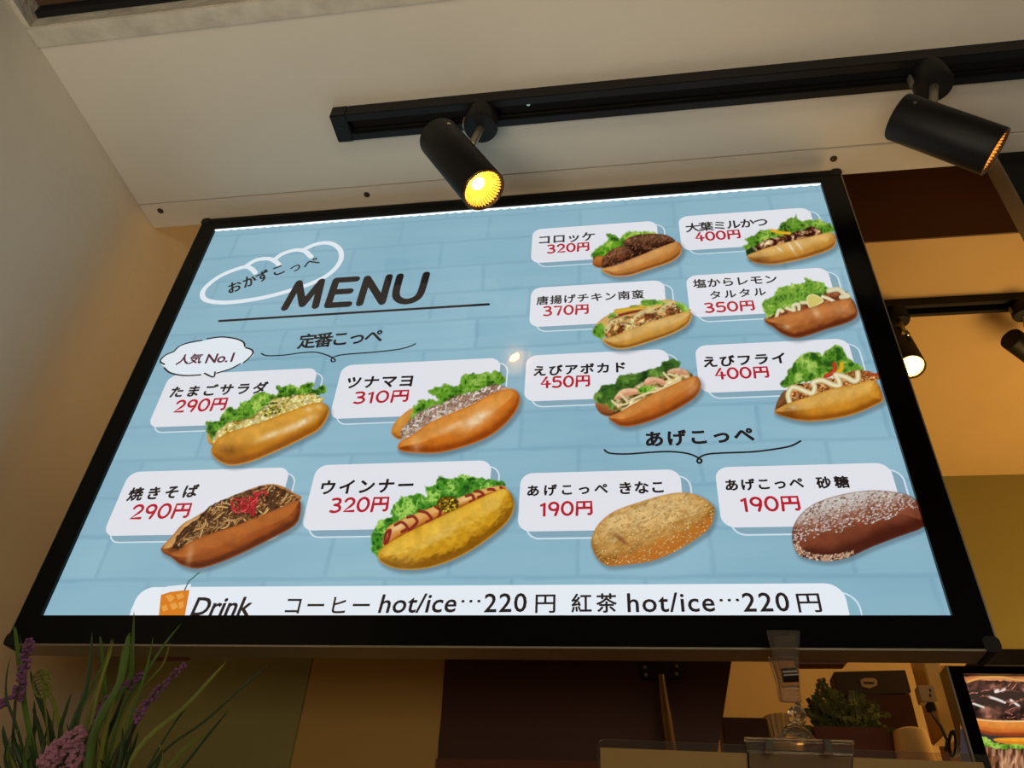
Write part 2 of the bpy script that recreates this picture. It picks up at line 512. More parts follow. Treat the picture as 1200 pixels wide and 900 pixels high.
def catmull(p, closed=False, n=6):
    p = [np.array(q, float) for q in p]; N = len(p); out = []
    rng = range(N) if closed else range(N - 1)
    for i in rng:
        a = p[(i - 1) % N] if closed or i > 0 else p[i]
        b = p[i]; c = p[(i + 1) % N]
        d = p[(i + 2) % N] if closed or i + 2 < N else c
        for k in range(n):
            t = k / n
            out.append(0.5 * ((2 * b) + (-a + c) * t + (2 * a - 5 * b + 4 * c - d) * t * t + (-a + 3 * b - 3 * c + d) * t ** 3))
    if not closed: out.append(p[-1])
    return out


def ribbon(g, pts, w, y, taper=False):
    """round-ended stroke of width w along (x,z) pts"""
    pts = [np.array(p, float) for p in pts]; n = len(pts)
    L = []; R = []
    for i in range(n):
        t = pts[min(i + 1, n - 1)] - pts[max(i - 1, 0)]; t = t / (np.linalg.norm(t) + 1e-12)
        nn = np.array([-t[1], t[0]]); ww = w / 2 * ((0.35 + 0.65 * math.sin(math.pi * (i + 0.4) / (n - 0.2))) if taper else 1)
        L.append(pts[i] + nn * ww); R.append(pts[i] - nn * ww)
    vs = [(p[0], y, p[1]) for p in L] + [(p[0], y, p[1]) for p in R]
    g.add(vs, [(i, i + 1, n + i + 1, n + i) for i in range(n - 1)])
    if not taper:
        for p in (pts[0], pts[-1]):
            g.add([(p[0] + w / 2 * math.cos(a * math.pi / 6), y, p[1] + w / 2 * math.sin(a * math.pi / 6)) for a in range(12)], [tuple(range(12))])


def raw(g, name, m, parent):
    me = bpy.data.meshes.new(name); o0 = wloc(parent)
    me.from_pydata([tuple(v - o0) for v in g.v], [], g.f)
    return link(name, me, m, parent)


def P2(px, py, y=None):
    v = P(px, py, y); return np.array([v.x, v.z])


def glyphs(s, size_off=0.0, spacing=1.0):
    c = bpy.data.curves.new('t', 'FONT'); c.body = s; c.resolution_u = 3; c.offset = size_off; c.space_character = spacing
    o = bpy.data.objects.new('t', c); COL.objects.link(o)
    dg = bpy.context.evaluated_depsgraph_get(); dg.update()
    me = bpy.data.meshes.new_from_object(o.evaluated_get(dg))
    bpy.data.objects.remove(o); bpy.data.curves.remove(c)
    v = np.empty(len(me.vertices) * 3); me.vertices.foreach_get('co', v); v = v.reshape(-1, 3)
    return me, v


def text(s, bl, br, h, m, bold=0.045, shear=0.0, name='lettering', parent=None, y=None, yplane=None):
    parent = parent or sg; y = ly('text') if y is None else y
    a = P2(*bl, yplane); b = P2(*br, yplane); t = P2(bl[0], bl[1] - h, yplane)
    ex = b - a; w = np.linalg.norm(ex); ex = ex / w; ez = np.array([-ex[1], ex[0]]); hh = t[1] - a[1]
    ar = w / hh
    def asp(sp):
        me, v = glyphs(s, 0, sp); r = v.max(0) - v.min(0); bpy.data.meshes.remove(me); return r[0] / r[1]
    sp = 1.0
    if len(s) > 1:
        a1, a2 = asp(1.0), asp(1.5)
        sp = min(1.6, max(0.78, 1 + 0.5 * (ar - a1) / (a2 - a1)))
    me, v = glyphs(s, 0, sp)
    lo = v.min(0); hi = v.max(0); u = (v[:, 0] - lo[0]) / (hi[0] - lo[0]) * w; q = (v[:, 1] - lo[1]) / (hi[1] - lo[1]) * hh
    u = u + shear * q
    o0 = wloc(parent)
    co = np.stack([a[0] + ex[0] * u + ez[0] * q - o0.x, np.full(len(u), y - o0.y), a[1] + ex[1] * u + ez[1] * q - o0.z], 1)
    # thicken: a round-jointed stroke along every outline edge, in the plane of the print
    cnt = {}
    for f in me.polygons:
        vs = f.vertices
        for i in range(len(vs)):
            e = (min(vs[i], vs[i - 1]), max(vs[i], vs[i - 1])); cnt[e] = cnt.get(e, 0) + 1
    vo = [tuple(c) for c in co]; fo = [tuple(f.vertices) for f in me.polygons]; r = bold * hh / 2; seen = set()
    bpy.data.meshes.remove(me)
    if bold > 0:
        for (i, j), c in cnt.items():
            if c != 1: continue
            a_, b_ = co[i], co[j]; t_ = np.array([b_[0] - a_[0], b_[2] - a_[2]]); L_ = np.linalg.norm(t_)
            if L_ < 1e-7: continue
            nx, nz = -t_[1] / L_ * r, t_[0] / L_ * r; k = len(vo)
            vo += [(a_[0] + nx, a_[1], a_[2] + nz), (b_[0] + nx, a_[1], b_[2] + nz), (b_[0] - nx, a_[1], b_[2] - nz), (a_[0] - nx, a_[1], a_[2] - nz)]
            fo.append((k, k + 1, k + 2, k + 3))
            for q_ in (i, j):
                if q_ in seen: continue
                seen.add(q_); k = len(vo); p_ = co[q_]
                vo += [(p_[0] + r * math.cos(z * math.pi / 4), p_[1], p_[2] + r * math.sin(z * math.pi / 4)) for z in range(8)]; fo.append(tuple(range(k, k + 8)))
    me = bpy.data.meshes.new(name); me.from_pydata(vo, [], fo)
    return link(name, me, m, parent)


# hand-drawn rounded numerals (unit height)
def arc(cx, cz, rx, rz, a0, a1, n=12): return [(cx + rx * math.cos(math.radians(a0 + (a1 - a0) * k / n)), cz + rz * math.sin(math.radians(a0 + (a1 - a0) * k / n))) for k in range(n + 1)]


DG = {
    '0': ([arc(0.32, .5, .30, .47, 90, 450, 24)], .64),
    '1': ([[(0.02, .78), (.2, .97), (.2, .03)]], .30),
    '2': ([arc(.28, .70, .25, .27, 165, -25, 12) + [(.38, .42), (.04, .05), (.58, .05)]], .60),
    '3': ([[(.05, .93), (.3, .97), (.46, .88), (.48, .72), (.38, .58), (.2, .53)], [(.2, .53), (.44, .47), (.55, .28), (.47, .1), (.26, .02), (.04, .08)]], .60),
    '4': ([[(.36, .97), (.02, .34), (.6, .34)], [(.42, .62), (.42, .03)]], .62),
    '5': ([[(.52, .95), (.12, .95), (.09, .55), (.3, .6), (.5, .52), (.56, .32), (.48, .1), (.26, .02), (.04, .08)]], .60),
    '7': ([[(.04, .93), (.54, .93), (.42, .5), (.3, .03)]], .58),
    '9': ([arc(.28, .68, .25, .27, 0, 360, 20), [(.53, .68), (.5, .4), (.38, .03)]], .58),
    '円': ([[(.06, 0.0), (.08, .3), (.08, .94), (.90, .94), (.90, .12), (.84, .03), (.74, .04)], [(.08, .5), (.90, .5)], [(.49, .92), (.49, .5)]], .98),
}


def price(s, bl, br, h, wd=0.185, gap=0.17):
    a = P2(*bl); b = P2(*br); t = P2(bl[0], bl[1] - h)
    ex = b - a; w = np.linalg.norm(ex); ex /= w; ez = np.array([-ex[1], ex[0]]); hh = t[1] - a[1]
    tot = sum(DG[c][1] for c in s) + gap * (len(s) - 1); x = 0; g = G(); sx = w / tot
    for c in s:
        for stp in DG[c][0]:
            pts = [a + ex * (x + p[0]) * sx + ez * p[1] * hh for p in stp]
            if len(pts) > 4 and c in '359': pts = catmull(pts, n=4)
            ribbon(g, pts, wd * hh, ly('text'))
        x += DG[c][1] + gap
    return raw(g, 'price', M['red'], sg)


# ---- cards
def card_print(l, r, t, b, m=M['cardp']):
    x0, x1, z1, z0 = P2(*l)[0], P2(*r)[0], P2(*t)[1], P2(*b)[1]
    c = flat('label_card', rrect(x0, x1, z0, z1, 0.0125, 7), ly('card'), m, sg)
    dx, dz = 0.0085, -0.0075
    flat('card_strip', rrect(x0 + dx, x1 + dx, z0 + dz, z1 + dz, 0.0125, 7), ly('strip'), M['shade'], sg)
    g = G(); rp = rrect(x0 + dx, x1 + dx, z0 + dz, z1 + dz, 0.0125, 7); ribbon(g, rp + [rp[0]], 0.0016, ly('line'))
    raw(g, 'card_outline', M['line'], sg)


cards = [
    ((623, 290), (770, 266), (697, 264), (660, 306.5)), ((795.7, 265), (949.8, 249), (872, 248.7), (837, 291.7)),
    ((621.4, 360), (779, 339), (700, 333), (660, 381.7)), ((805, 337), (972, 324), (887, 318.5), (855, 370)),
    ((615.5, 444), (784, 423), (700, 413), (656, 469.3)), ((816, 424), (996, 408), (905, 401), (870, 459)),
    ((186, 470), (371, 440), (290, 435.3), (210, 499.8)), ((394, 458), (586, 432), (492, 424), (428, 489.8)),
    ((135, 593), (338.6, 556), (244, 550.6), (164, 627.6)), ((362, 583), (575.6, 551.5), (471, 542.5), (397, 621.3)),
    ((608.7, 584), (798, 563), (704, 552.5), (654, 622.5)), ((841, 578.5), (1047, 560.5), (938, 545.2), (890, 618)),
]
for c in cards: card_print(*c)
x0, x1, z1 = P2(158, 705)[0], P2(991, 700)[0], P2(572, 686)[1]
flat('drink_card', rrect(x0, x1, B0 - 0.008, z1, 0.0150, 7, (0, 0, 1, 1)), ly('card'), M['drinkw'], sg)
g = G(); rp = rrect(x0, x1 + 0.0095, B0 - 0.008, z1 - 0.008, 0.0150, 7, (0, 0, 1, 1)); ribbon(g, rp, 0.0016, ly('line')); raw(g, 'card_outline', M['line'], sg)

# ---- names and prices
K = M['ink']
for s, bl, br, h in [
    ('コロッケ', (632, 287), (697, 282.3), 9.8), ('大葉ミルかつ', (804.5, 272.9), (899.9, 265.4), 10.2),
    ('唐揚げチキン南蛮', (628.9, 358), (754.4, 350), 9.8), ('塩からレモン', (813, 338), (910.9, 332), 9.8), ('タルタル', (833, 351), (898, 346.4), 9.0),
    ('えびアボカド', (625.7, 441.2), (732.5, 436.4), 11.4), ('えびフライ', (825.6, 431), (921, 426), 12.2),
    ('たまごサラダ', (198.6, 466.4), (311, 461), 12.6), ('ツナマヨ', (405.6, 455.6), (482, 453), 12.6),
    ('焼きそば', (148.6, 587.4), (229.6, 583), 14.8), ('ウインナー', (375.4, 579.6), (483, 576.3), 15.2),
    ('あげこっぺ', (618.3, 582), (712, 579), 12.5), ('きなこ', (727, 579.4), (777.5, 577.6), 13.3),
    ('あげこっぺ', (851.4, 575.6), (942, 572.6), 12.8), ('砂糖', (958.5, 573), (996, 571.6), 13.3),
]:
    text(s, bl, br, h, K, bold=0.055 if h < 11 else 0.08)
for s, bl, br, h in [
    ('320円', (641.7, 297.4), (690.8, 293.9), 9.5), ('400円', (815.9, 283.4), (868.4, 279.3), 9.8),
    ('370円', (637, 370.7), (690, 367.8), 10.6), ('350円', (827, 367), (885, 363.6), 11),
    ('450円', (634, 455.2), (691.6, 452.7), 12.4), ('400円', (839, 445), (902, 442.4), 12.5),
    ('290円', (203.6, 484), (264, 480.4), 13.7), ('310円', (414.4, 473.4), (478.4, 470.6), 13.1),
    ('290円', (152.3, 608.9), (221, 606.5), 16.3), ('320円', (386.6, 601), (454.6, 599), 16.1),
    ('190円', (633.8, 605.2), (694.8, 603.3), 15.7), ('190円', (870.5, 600), (939, 598), 16.3),
]:
    price(s, bl, br, h)
text('定番こっぺ', (348.3, 409.3), (446.7, 402), 16.5, K, bold=0.055)
text('あげこっぺ', (758, 524), (884, 518), 17.2, K, bold=0.085)
# curved logo text, each letter pair following the loaf
for s, bl, br, h in [('お', (268.5, 344.5), (283.5, 340), 12), ('か', (286.5, 337.8), (301, 333), 12), ('ず', (303.5, 332), (317.5, 326), 12),
                     ('こ', (322.5, 324), (334, 319.5), 10), ('っ', (342, 320), (353, 316), 7), ('ぺ', (357.5, 315.5), (375, 308.5), 8)]:
    text(s, bl, br, h, K, bold=0.06)
text('人気', (206, 428.2), (235, 426.3), 11.5, M['maroon'], bold=0.06)
text('No.1', (240.5, 426.3), (272, 424.5), 10.3, M['maroon'], bold=0.06)
# MENU as heavy round strokes
g = G()
a = P2(334, 361.5); b = P2(497, 351.5); t = P2(334, 333); ex = b - a; w = np.linalg.norm(ex); ex /= w; ez = np.array([-ex[1], ex[0]]); hh = t[1] - a[1]
MEN = [[[(0, 0), (.075, 1), (.145, .12), (.215, 1), (.235, 0)]], [[(.325, 0), (.345, 1), (.475, 1)], [(.325, 0), (.46, 0)], [(.335, .52), (.45, .52)]],
       [[(.545, 0), (.57, 1), (.70, 0), (.725, 1)]], [[(.80, 1), (.785, .35), (.805, .1), (.86, -.03), (.93, .04), (.965, .25), (.985, 1)]]]
MEN = [[[(0.0, 0), (.045, 1), (.125, .1), (.215, 1), (.225, 0)]], [[(.315, 0), (.325, 1), (.475, 1)], [(.315, 0), (.465, 0)], [(.32, .52), (.45, .52)]],
       [[(.545, 0), (.555, 1), (.705, 0), (.715, 1)]], [[(.795, 1), (.79, .35), (.815, .08), (.875, -.04), (.94, .05), (.97, .3), (.985, 1)]]]
for L_ in MEN:
    for i, stp in enumerate(L_):
        pts = [a + ex * p[0] * w + ez * p[1] * hh for p in stp]
        if len(stp) == 7: pts = catmull(pts, n=4)
        # straight pieces stroked one by one so the corners stay full
        for k in range(len(pts) - 1): ribbon(g, [pts[k], pts[k + 1]], 0.0098, ly('text'))
raw(g, 'menu_word', K, sg)
g = G(); ribbon(g, [P2(257.5, 376.7), P2(572.5, 357.2)], 0.0038, ly('text')); raw(g, 'underline', K, sg)


def crop(ox, oy, s): return lambda pts: [(ox + x / s, oy + y / s) for x, y in pts]


def stroke(name, pts, wpx, m, key='text', taper=False, n=6):
    p = catmull([P2(*q) for q in pts], n=n); g = G(); ribbon(g, p, wpx, ly(key), taper); return raw(g, name, m, sg)


c1 = crop(220, 240, 3)
stroke('bracket_flourish', c1([(260, 524), (280, 532), (340, 530), (400, 522), (450, 520), (490, 530), (515, 543), (519, 551), (508, 553), (506, 543), (525, 533), (560, 527), (650, 520), (740, 510), (780, 500), (801, 490)]), 0.0018, K)
c2 = crop(690, 490, 4.444)
stroke('bracket_flourish', c2([(82, 168), (110, 185), (200, 189), (330, 180), (430, 177), (520, 188), (575, 212), (588, 226), (575, 237), (564, 225), (580, 205), (620, 190), (700, 184), (850, 178), (960, 165), (1050, 148), (1102, 122)]), 0.0020, K)
# loaf outline round the logo text
WL = 0.0068
stroke('loaf_outline', c1([(238, 240), (222, 224), (195, 220), (120, 248), (66, 288), (52, 318), (72, 338), (140, 344), (250, 330), (350, 305), (440, 275), (505, 238), (538, 195), (535, 158), (502, 136), (455, 138), (408, 158)]), WL, M['white'], 'card')
stroke('loaf_outline', c1([(200, 220), (238, 196), (280, 190), (306, 198), (322, 213)]), WL, M['white'], 'card')
stroke('loaf_outline', c1([(303, 196), (332, 174), (378, 160), (412, 164), (434, 184)]), WL, M['white'], 'card')
# speech bubble
c3 = crop(170, 380, 5)
bub = [(95, 212), (125, 180), (178, 156), (220, 124), (340, 98), (450, 79), (540, 90), (578, 112), (592, 140), (628, 155), (634, 185), (585, 222), (545, 245), (470, 275), (425, 290), (400, 312), (350, 292), (300, 303), (190, 296), (140, 280), (118, 255), (96, 236)]
pp = catmull([P2(*q) for q in c3(bub)], True, 4)
flat('bubble', [tuple(q) for q in pp], ly('card') - 0.00006, M['white'], sg)
for seg in ([(115, 238), (92, 222), (98, 205), (125, 182), (172, 162)], [(176, 156), (205, 130), (260, 110), (335, 97)], [(365, 87), (450, 77), (535, 88), (578, 108), (586, 132)],
            [(592, 140), (626, 152), (633, 172), (612, 200), (578, 228)], [(560, 234), (500, 265), (422, 289)], [(412, 282), (402, 312), (350, 290)], [(328, 299), (230, 303), (150, 287), (115, 258)]):
    stroke('bubble_outline', c3(seg), 0.0021, K, 'text')
# drink glass
c4 = crop(40, 440, 3)
flat('glass_picture', [tuple(P2(*q)) for q in c4([(441, 850), (447, 752), (470, 742), (520, 737), (553, 734), (532, 850)])], ly('shadow'), M['white'], sg)
flat('juice_picture', [tuple(P2(*q)) for q in c4([(439, 850), (447, 772), (480, 762), (520, 757), (547, 755), (530, 850)])], ly('pic'), M['orange'], sg)
for q in ([(462, 778), (480, 770), (497, 783), (480, 800)], [(500, 772), (522, 765), (530, 780), (508, 790)], [(478, 806), (498, 798), (508, 815), (488, 828)], [(508, 800), (526, 795), (528, 815), (512, 822)], [(450, 812), (466, 806), (472, 825), (455, 832)]):
    flat('ice_picture', [tuple(P2(*r)) for r in c4(q)], ly('text'), M['orange2'], sg)
g = G(); ribbon(g, [P2(*q) for q in c4([(530, 757), (545, 725), (582, 694)])], 0.0013, ly('text')); raw(g, 'straw_picture', M['straw'], sg)
# drink line
text('Drink', (223.5, 721.5), (291, 721), 20.5, K, bold=0.055, shear=0.14)
text('コーヒー', (333.8, 719), (431.7, 719), 18.5, K, bold=0.03)
text('hot/ice', (443.3, 718.8), (533, 717.8), 21.7, K, bold=0.035, shear=0.12)
text('…', (541, 706.5), (563, 706.3), 2.8, K, bold=0.2)
text('220', (567.4, 718), (616.7, 717.4), 21.6, K, bold=0.035)
text('円', (627.5, 718.6), (650.5, 718.4), 21, K, bold=0.03)
text('紅茶', (670, 718.5), (723, 718), 22, K, bold=0.035)
text('hot/ice', (736, 717.8), (838, 717.0), 22, K, bold=0.035)
text('…', (843.5, 705.3), (866, 705), 2.8, K, bold=0.2)
text('220', (872, 717.3), (926, 716.8), 21.8, K, bold=0.035)
text('円', (936.5, 718), (963.5, 717.6), 21.5, K, bold=0.03)

# ================================================================ printed pictures
RG = np.random.RandomState(5)
_tabs = {}


def vnoise(X, Y, sc, seed=0, sx=1.0, sy=1.0, ang=0.0):
    if seed not in _tabs: _tabs[seed] = np.random.RandomState(seed).rand(256, 256)
    T = _tabs[seed]; ca, sa = math.cos(ang), math.sin(ang)
    U = (X * ca + Y * sa) / (sc * sx) + 100; V = (-X * sa + Y * ca) / (sc * sy) + 100
    i = np.floor(U).astype(int); j = np.floor(V).astype(int); fu = U - i; fv = V - j
    fu = fu * fu * (3 - 2 * fu); fv = fv * fv * (3 - 2 * fv)
    g = lambda a, b: T[a % 256, b % 256]
    return (g(i, j) * (1 - fu) + g(i + 1, j) * fu) * (1 - fv) + (g(i, j + 1) * (1 - fu) + g(i + 1, j + 1) * fu) * fv


def fbm(X, Y, sc, seed=0, o=3, **k):
    s = 0; a = 1; t = 0
    for q in range(o): s = s + a * vnoise(X, Y, sc / 2 ** q, seed + q, **k); t += a; a *= 0.55
    return s / t


def sdf(poly, X, Y):
    d2 = np.full(X.shape, 1e9); ins = np.zeros(X.shape, bool); n = len(poly)
    for i in range(n):
        ax, ay = poly[i]; bx, by = poly[(i + 1) % n]
        ex, ey = bx - ax, by - ay; L = ex * ex + ey * ey + 1e-12
        t = np.clip(((X - ax) * ex + (Y - ay) * ey) / L, 0, 1)
        d2 = np.minimum(d2, (X - ax - t * ex) ** 2 + (Y - ay - t * ey) ** 2)
        if ay != by:
            c = ((ay > Y) != (by > Y)) & (X < (bx - ax) * (Y - ay) / (by - ay) + ax); ins ^= c
    d = np.sqrt(d2); return np.where(ins, d, -d)


def sm(a, b, x): t = np.clip((x - a) / (b - a), 0, 1); return t * t * (3 - 2 * t)


def C(*c): return np.array(c, float)


def mix(a, b, t):
    t = np.asarray(t)[..., None]; return a * (1 - t) + b * t


class Pic:
    def __init__(s, pts, cr, step=0.8, pad=9):
        s.cr = cr
        P_ = np.array(cr(pts)); lo = P_.min(0) - pad; hi = P_.max(0) + pad
        s.nx = int((hi[0] - lo[0]) / step) + 1; s.ny = int((hi[1] - lo[1]) / step) + 1
        s.X, s.Y = np.meshgrid(lo[0] + np.arange(s.nx) * step, lo[1] + np.arange(s.ny) * step)
        s.rgb = np.zeros(s.X.shape + (3,)); s.a = np.zeros(s.X.shape)

    def poly(s, pts, smooth=3):
        p = catmull(s.cr(pts), True, smooth); return sdf(p, s.X, s.Y)

    def over(s, col, a):
        col = np.broadcast_to(col, s.rgb.shape); an = a + s.a * (1 - a)
        w = np.where(an > 1e-6, a / np.maximum(an, 1e-6), 0)[..., None]
        s.rgb = s.rgb * (1 - w) + col * w; s.a = an

    def shadow(s, d, dx=2.5, dy=3.5, amt=0.55, blur=5):
        k = np.roll(np.roll(d, int(round(dy / 0.8)), 0), int(round(dx / 0.8)), 1)
        s.over(C(70, 84, 92), sm(-blur, 1.5, k) * amt)

    def bun(s, pts, dark, base, light, hl=None, seed=1, mott=0.10, rim=0.55, low=1.0, wrinkle=0.0):
        d = s.poly(pts); A = sm(-0.7, 0.7, d); dm = max(d.max(), 1)
        hgt = np.sqrt(np.clip(1 - (1 - np.clip(d / dm, 0, 1)) ** 2, 0, 1)) * dm * 0.8
        if wrinkle: hgt = hgt + wrinkle * fbm(s.X, s.Y, 12, seed + 30, 3, ang=0.4)
        gy, gx = np.gradient(hgt, 0.8)
        nz = 1 / np.sqrt(gx * gx + gy * gy + 1); nx_, ny_ = -gx * nz, -gy * nz
        l = np.clip(nx_ * (-0.18) + ny_ * (-0.55) + nz * 0.82, 0, 1)
        l = l * 0.85 + 0.15 * fbm(s.X, s.Y, 16, seed, 3)
        col = mix(dark, base, sm(0.25, 0.62, l)); col = mix(col, light, sm(0.62, 1.0, l))
        n = fbm(s.X, s.Y, 7, seed + 3, 4); col = col * (1 + mott * (n - 0.5) * 2)[..., None]
        col = mix(col, light * 1.05, np.clip(sm(2.6, 0.6, d) * rim, 0, 1) * sm(-0.3, 0.4, ny_ + 0.2))
        if hl:
            for (hx, hy, rx, ry, ang, k) in hl:
                (hx, hy), = s.cr([(hx, hy)]); ca, sa = math.cos(ang), math.sin(ang)
                u = ((s.X - hx) * ca + (s.Y - hy) * sa) / rx; v = (-(s.X - hx) * sa + (s.Y - hy) * ca) / ry
                q = np.exp(-(u * u + v * v)) * (0.55 + 0.6 * fbm(s.X, s.Y, 4, seed + 9, 2))
                col = mix(col, C(255, 236, 208) if k > 0 else C(60, 18, 4), np.clip(q * abs(k), 0, 1))
        s.over(np.clip(col, 0, 255), A); return d

    def greens(s, pts, seed=1, jag=3.2, dk=(34, 78, 16), md=(98, 156, 36), lt=(176, 212, 92), fine=3.6, warp=0.0):
        d = s.poly(pts, 2)
        e = d + (fbm(s.X, s.Y, 5, seed, 2) - 0.5) * 2 * jag
        A = sm(-0.6, 0.8, e)
        r = 1 - np.abs(fbm(s.X, s.Y, fine * 1.5, seed + 4, 3) * 2 - 1)
        b = fbm(s.X, s.Y, 13, seed + 8, 2)
        t = 0.60 * r + 0.75 * b - 0.24
        col = mix(C(*dk), C(*md), sm(0.25, 0.58, t)); col = mix(col, C(*lt), sm(0.58, 0.85, t))
        v = 1 - np.abs(vnoise(s.X, s.Y, fine, seed + 12) * 2 - 1)
        col = mix(col, C(*dk), sm(0.86, 1.0, v) * 0.5)
        col = mix(col, C(*lt), sm(2.2, 0.3, e) * 0.45)
        s.over(col, A); return e

    def fill(s, pts, cols, seed=1, sc=5, jag=1.8, contrast=1.0, sx=1, sy=1, ang=0, o=3):
        d = s.poly(pts, 2); e = d + (fbm(s.X, s.Y, 4, seed + 1, 2) - 0.5) * 2 * jag
        A = sm(-0.6, 0.8, e); t = fbm(s.X, s.Y, sc, seed + 2, o, sx=sx, sy=sy, ang=ang)
        t = np.clip(0.5 + (t - 0.5) * 2.1 * contrast, 0, 1) * (len(cols) - 1)
        col = np.zeros(s.rgb.shape)
        for i, c in enumerate(cols): col += C(*c) * np.clip(1 - np.abs(t - i), 0, 1)[..., None]
        gy, gx = np.gradient(fbm(s.X, s.Y, sc, seed + 20, 3, sx=sx, sy=sy, ang=ang) * 8, 0.8)
        col = col * (1 - 0.35 * np.clip(gx * 0.3 + gy * 0.8, -1, 1))[..., None]
        col = mix(col, col * 0.5, sm(3.5, 0, e) * 0.5)
        s.over(np.clip(col, 0, 255), A); return e

    def line(s, pts, w, col, hi=None, n=5, a=1.0, dark=None):
        p = catmull(s.cr(pts), False, n); s.pline(p, w, col, hi, a, dark)

    def pline(s, p, w, col, hi=None, a=1.0, dark=None):
        p = np.array(p); lo = p.min(0) - w - 2; hi_ = p.max(0) + w + 2
        x0, y0 = s.X[0, 0], s.Y[0, 0]
        i0, i1 = max(int((lo[0] - x0) / .8), 0), min(int((hi_[0] - x0) / .8) + 2, s.nx)
        j0, j1 = max(int((lo[1] - y0) / .8), 0), min(int((hi_[1] - y0) / .8) + 2, s.ny)
        if i1 <= i0 or j1 <= j0: return
        X = s.X[j0:j1, i0:i1]; Y = s.Y[j0:j1, i0:i1]; d2 = np.full(X.shape, 1e9)
        for k in range(len(p) - 1):
            ax, ay = p[k]; bx, by = p[k + 1]; ex, ey = bx - ax, by - ay; L = ex * ex + ey * ey + 1e-9
            t = np.clip(((X - ax) * ex + (Y - ay) * ey) / L, 0, 1)
            d2 = np.minimum(d2, (X - ax - t * ex) ** 2 + (Y - ay - t * ey) ** 2)
        d = np.sqrt(d2); A = sm(w / 2 + 0.6, w / 2 - 0.5, d) * a
        c = np.broadcast_to(C(*col), X.shape + (3,))
        if dark is not None: c = mix(c, C(*dark), sm(0.15 * w, 0.55 * w, d))
        if hi is not None: c = mix(c, C(*hi), sm(0.28 * w, 0, d) * 0.8)
        sub = s.rgb[j0:j1, i0:i1]; sa_ = s.a[j0:j1, i0:i1]
        an = A + sa_ * (1 - A); w_ = np.where(an > 1e-6, A / np.maximum(an, 1e-6), 0)[..., None]
        s.rgb[j0:j1, i0:i1] = sub * (1 - w_) + c * w_; s.a[j0:j1, i0:i1] = an

    def strands(s, d, n, cols, length, w, ang=-0.45, spread=1.0, seed=0, curl=0.5, inset=1.5, hs=1.35, ds=.45):
        r = np.random.RandomState(seed); ys, xs = np.nonzero(d > inset)
        for k in range(n):
            q = r.randint(len(xs)); x, y = s.X[ys[q], xs[q]], s.Y[ys[q], xs[q]]; a = ang + (r.rand() - .5) * 2 * spread
            p = []; c = (r.rand() - .5) * curl
            for i in range(5):
                jj = int((y - s.Y[0, 0]) / .8); ii = int((x - s.X[0, 0]) / .8)
                if not (0 <= jj < s.ny and 0 <= ii < s.nx) or d[jj, ii] < 0.4: break
                p.append((x, y)); x += math.cos(a) * length / 4; y += math.sin(a) * length / 4; a += c
            if len(p) > 1:
                co = np.array(cols[r.randint(len(cols))], float) * (0.85 + 0.3 * r.rand())
                s.pline(p, w, np.clip(co, 0, 255), hi=np.clip(co * hs + 8, 0, 255), dark=co * ds)

    def dots(s, d, n, cols, r0, r1, seed=0, inset=1.0):
        r = np.random.RandomState(seed); ys, xs = np.nonzero(d > inset)
        for k in range(n):
            q = r.randint(len(xs)); x, y = s.X[ys[q], xs[q]], s.Y[ys[q], xs[q]]
            co = np.array(cols[r.randint(len(cols))], float) * (0.85 + 0.3 * r.rand()); w = r0 + r.rand() * (r1 - r0)
            s.pline([(x, y), (x + 0.6, y - 0.2)], w, np.clip(co, 0, 255), hi=np.clip(co * 1.08 + 6, 0, 255), dark=co * 0.86)

    def build(s, name, parent, y, yplane, label=None, xmax=None):
        nx, ny = s.nx, s.ny; r = np.stack([s.X.ravel() - 600, -(s.Y.ravel() - 450), np.full(nx * ny, -FPX)], 0)
        w = RC @ r; w = w * (yplane / w[1]); o0 = wloc(parent)
        co = np.stack([w[0] - o0.x, np.full(nx * ny, y - o0.y), w[2] + H - o0.z], 1)
        idx = np.arange(nx * ny).reshape(ny, nx); a = s.a
        keep = (np.maximum.reduce([a[:-1, :-1], a[1:, :-1], a[:-1, 1:], a[1:, 1:]]) > 0.004)
        if xmax is not None:
            wx = w[0].reshape(ny, nx); keep &= wx[:-1, 1:] < xmax
        q = np.stack([idx[1:, :-1][keep], idx[1:, 1:][keep], idx[:-1, 1:][keep], idx[:-1, :-1][keep]], 1)
        used, inv = np.unique(q.ravel(), return_inverse=True); q = inv.reshape(-1, 4)
        me = bpy.data.meshes.new(name); me.vertices.add(len(used)); me.vertices.foreach_set('co', co[used].ravel().astype(np.float32))
        me.loops.add(q.size); me.polygons.add(len(q))
        me.loops.foreach_set('vertex_index', q.ravel().astype(np.int32))
        me.polygons.foreach_set('loop_start', (np.arange(len(q)) * 4).astype(np.int32))
        me.update(calc_edges=True)
        at = me.color_attributes.new('print', 'FLOAT_COLOR', 'POINT')
        c = np.concatenate([lin(np.clip(s.rgb, 0, 255)).reshape(-1, 3), a.reshape(-1, 1)], 1)[used]
        at.data.foreach_set('color', c.ravel().astype(np.float32))
        o = link(name, me, M['pr'], parent)
        if label: o['label'] = label
        return o


XM = R0 + 0.004


def fin(pc, label): pc.build('sandwich_picture', sg, ly('pic'), D, label, XM)


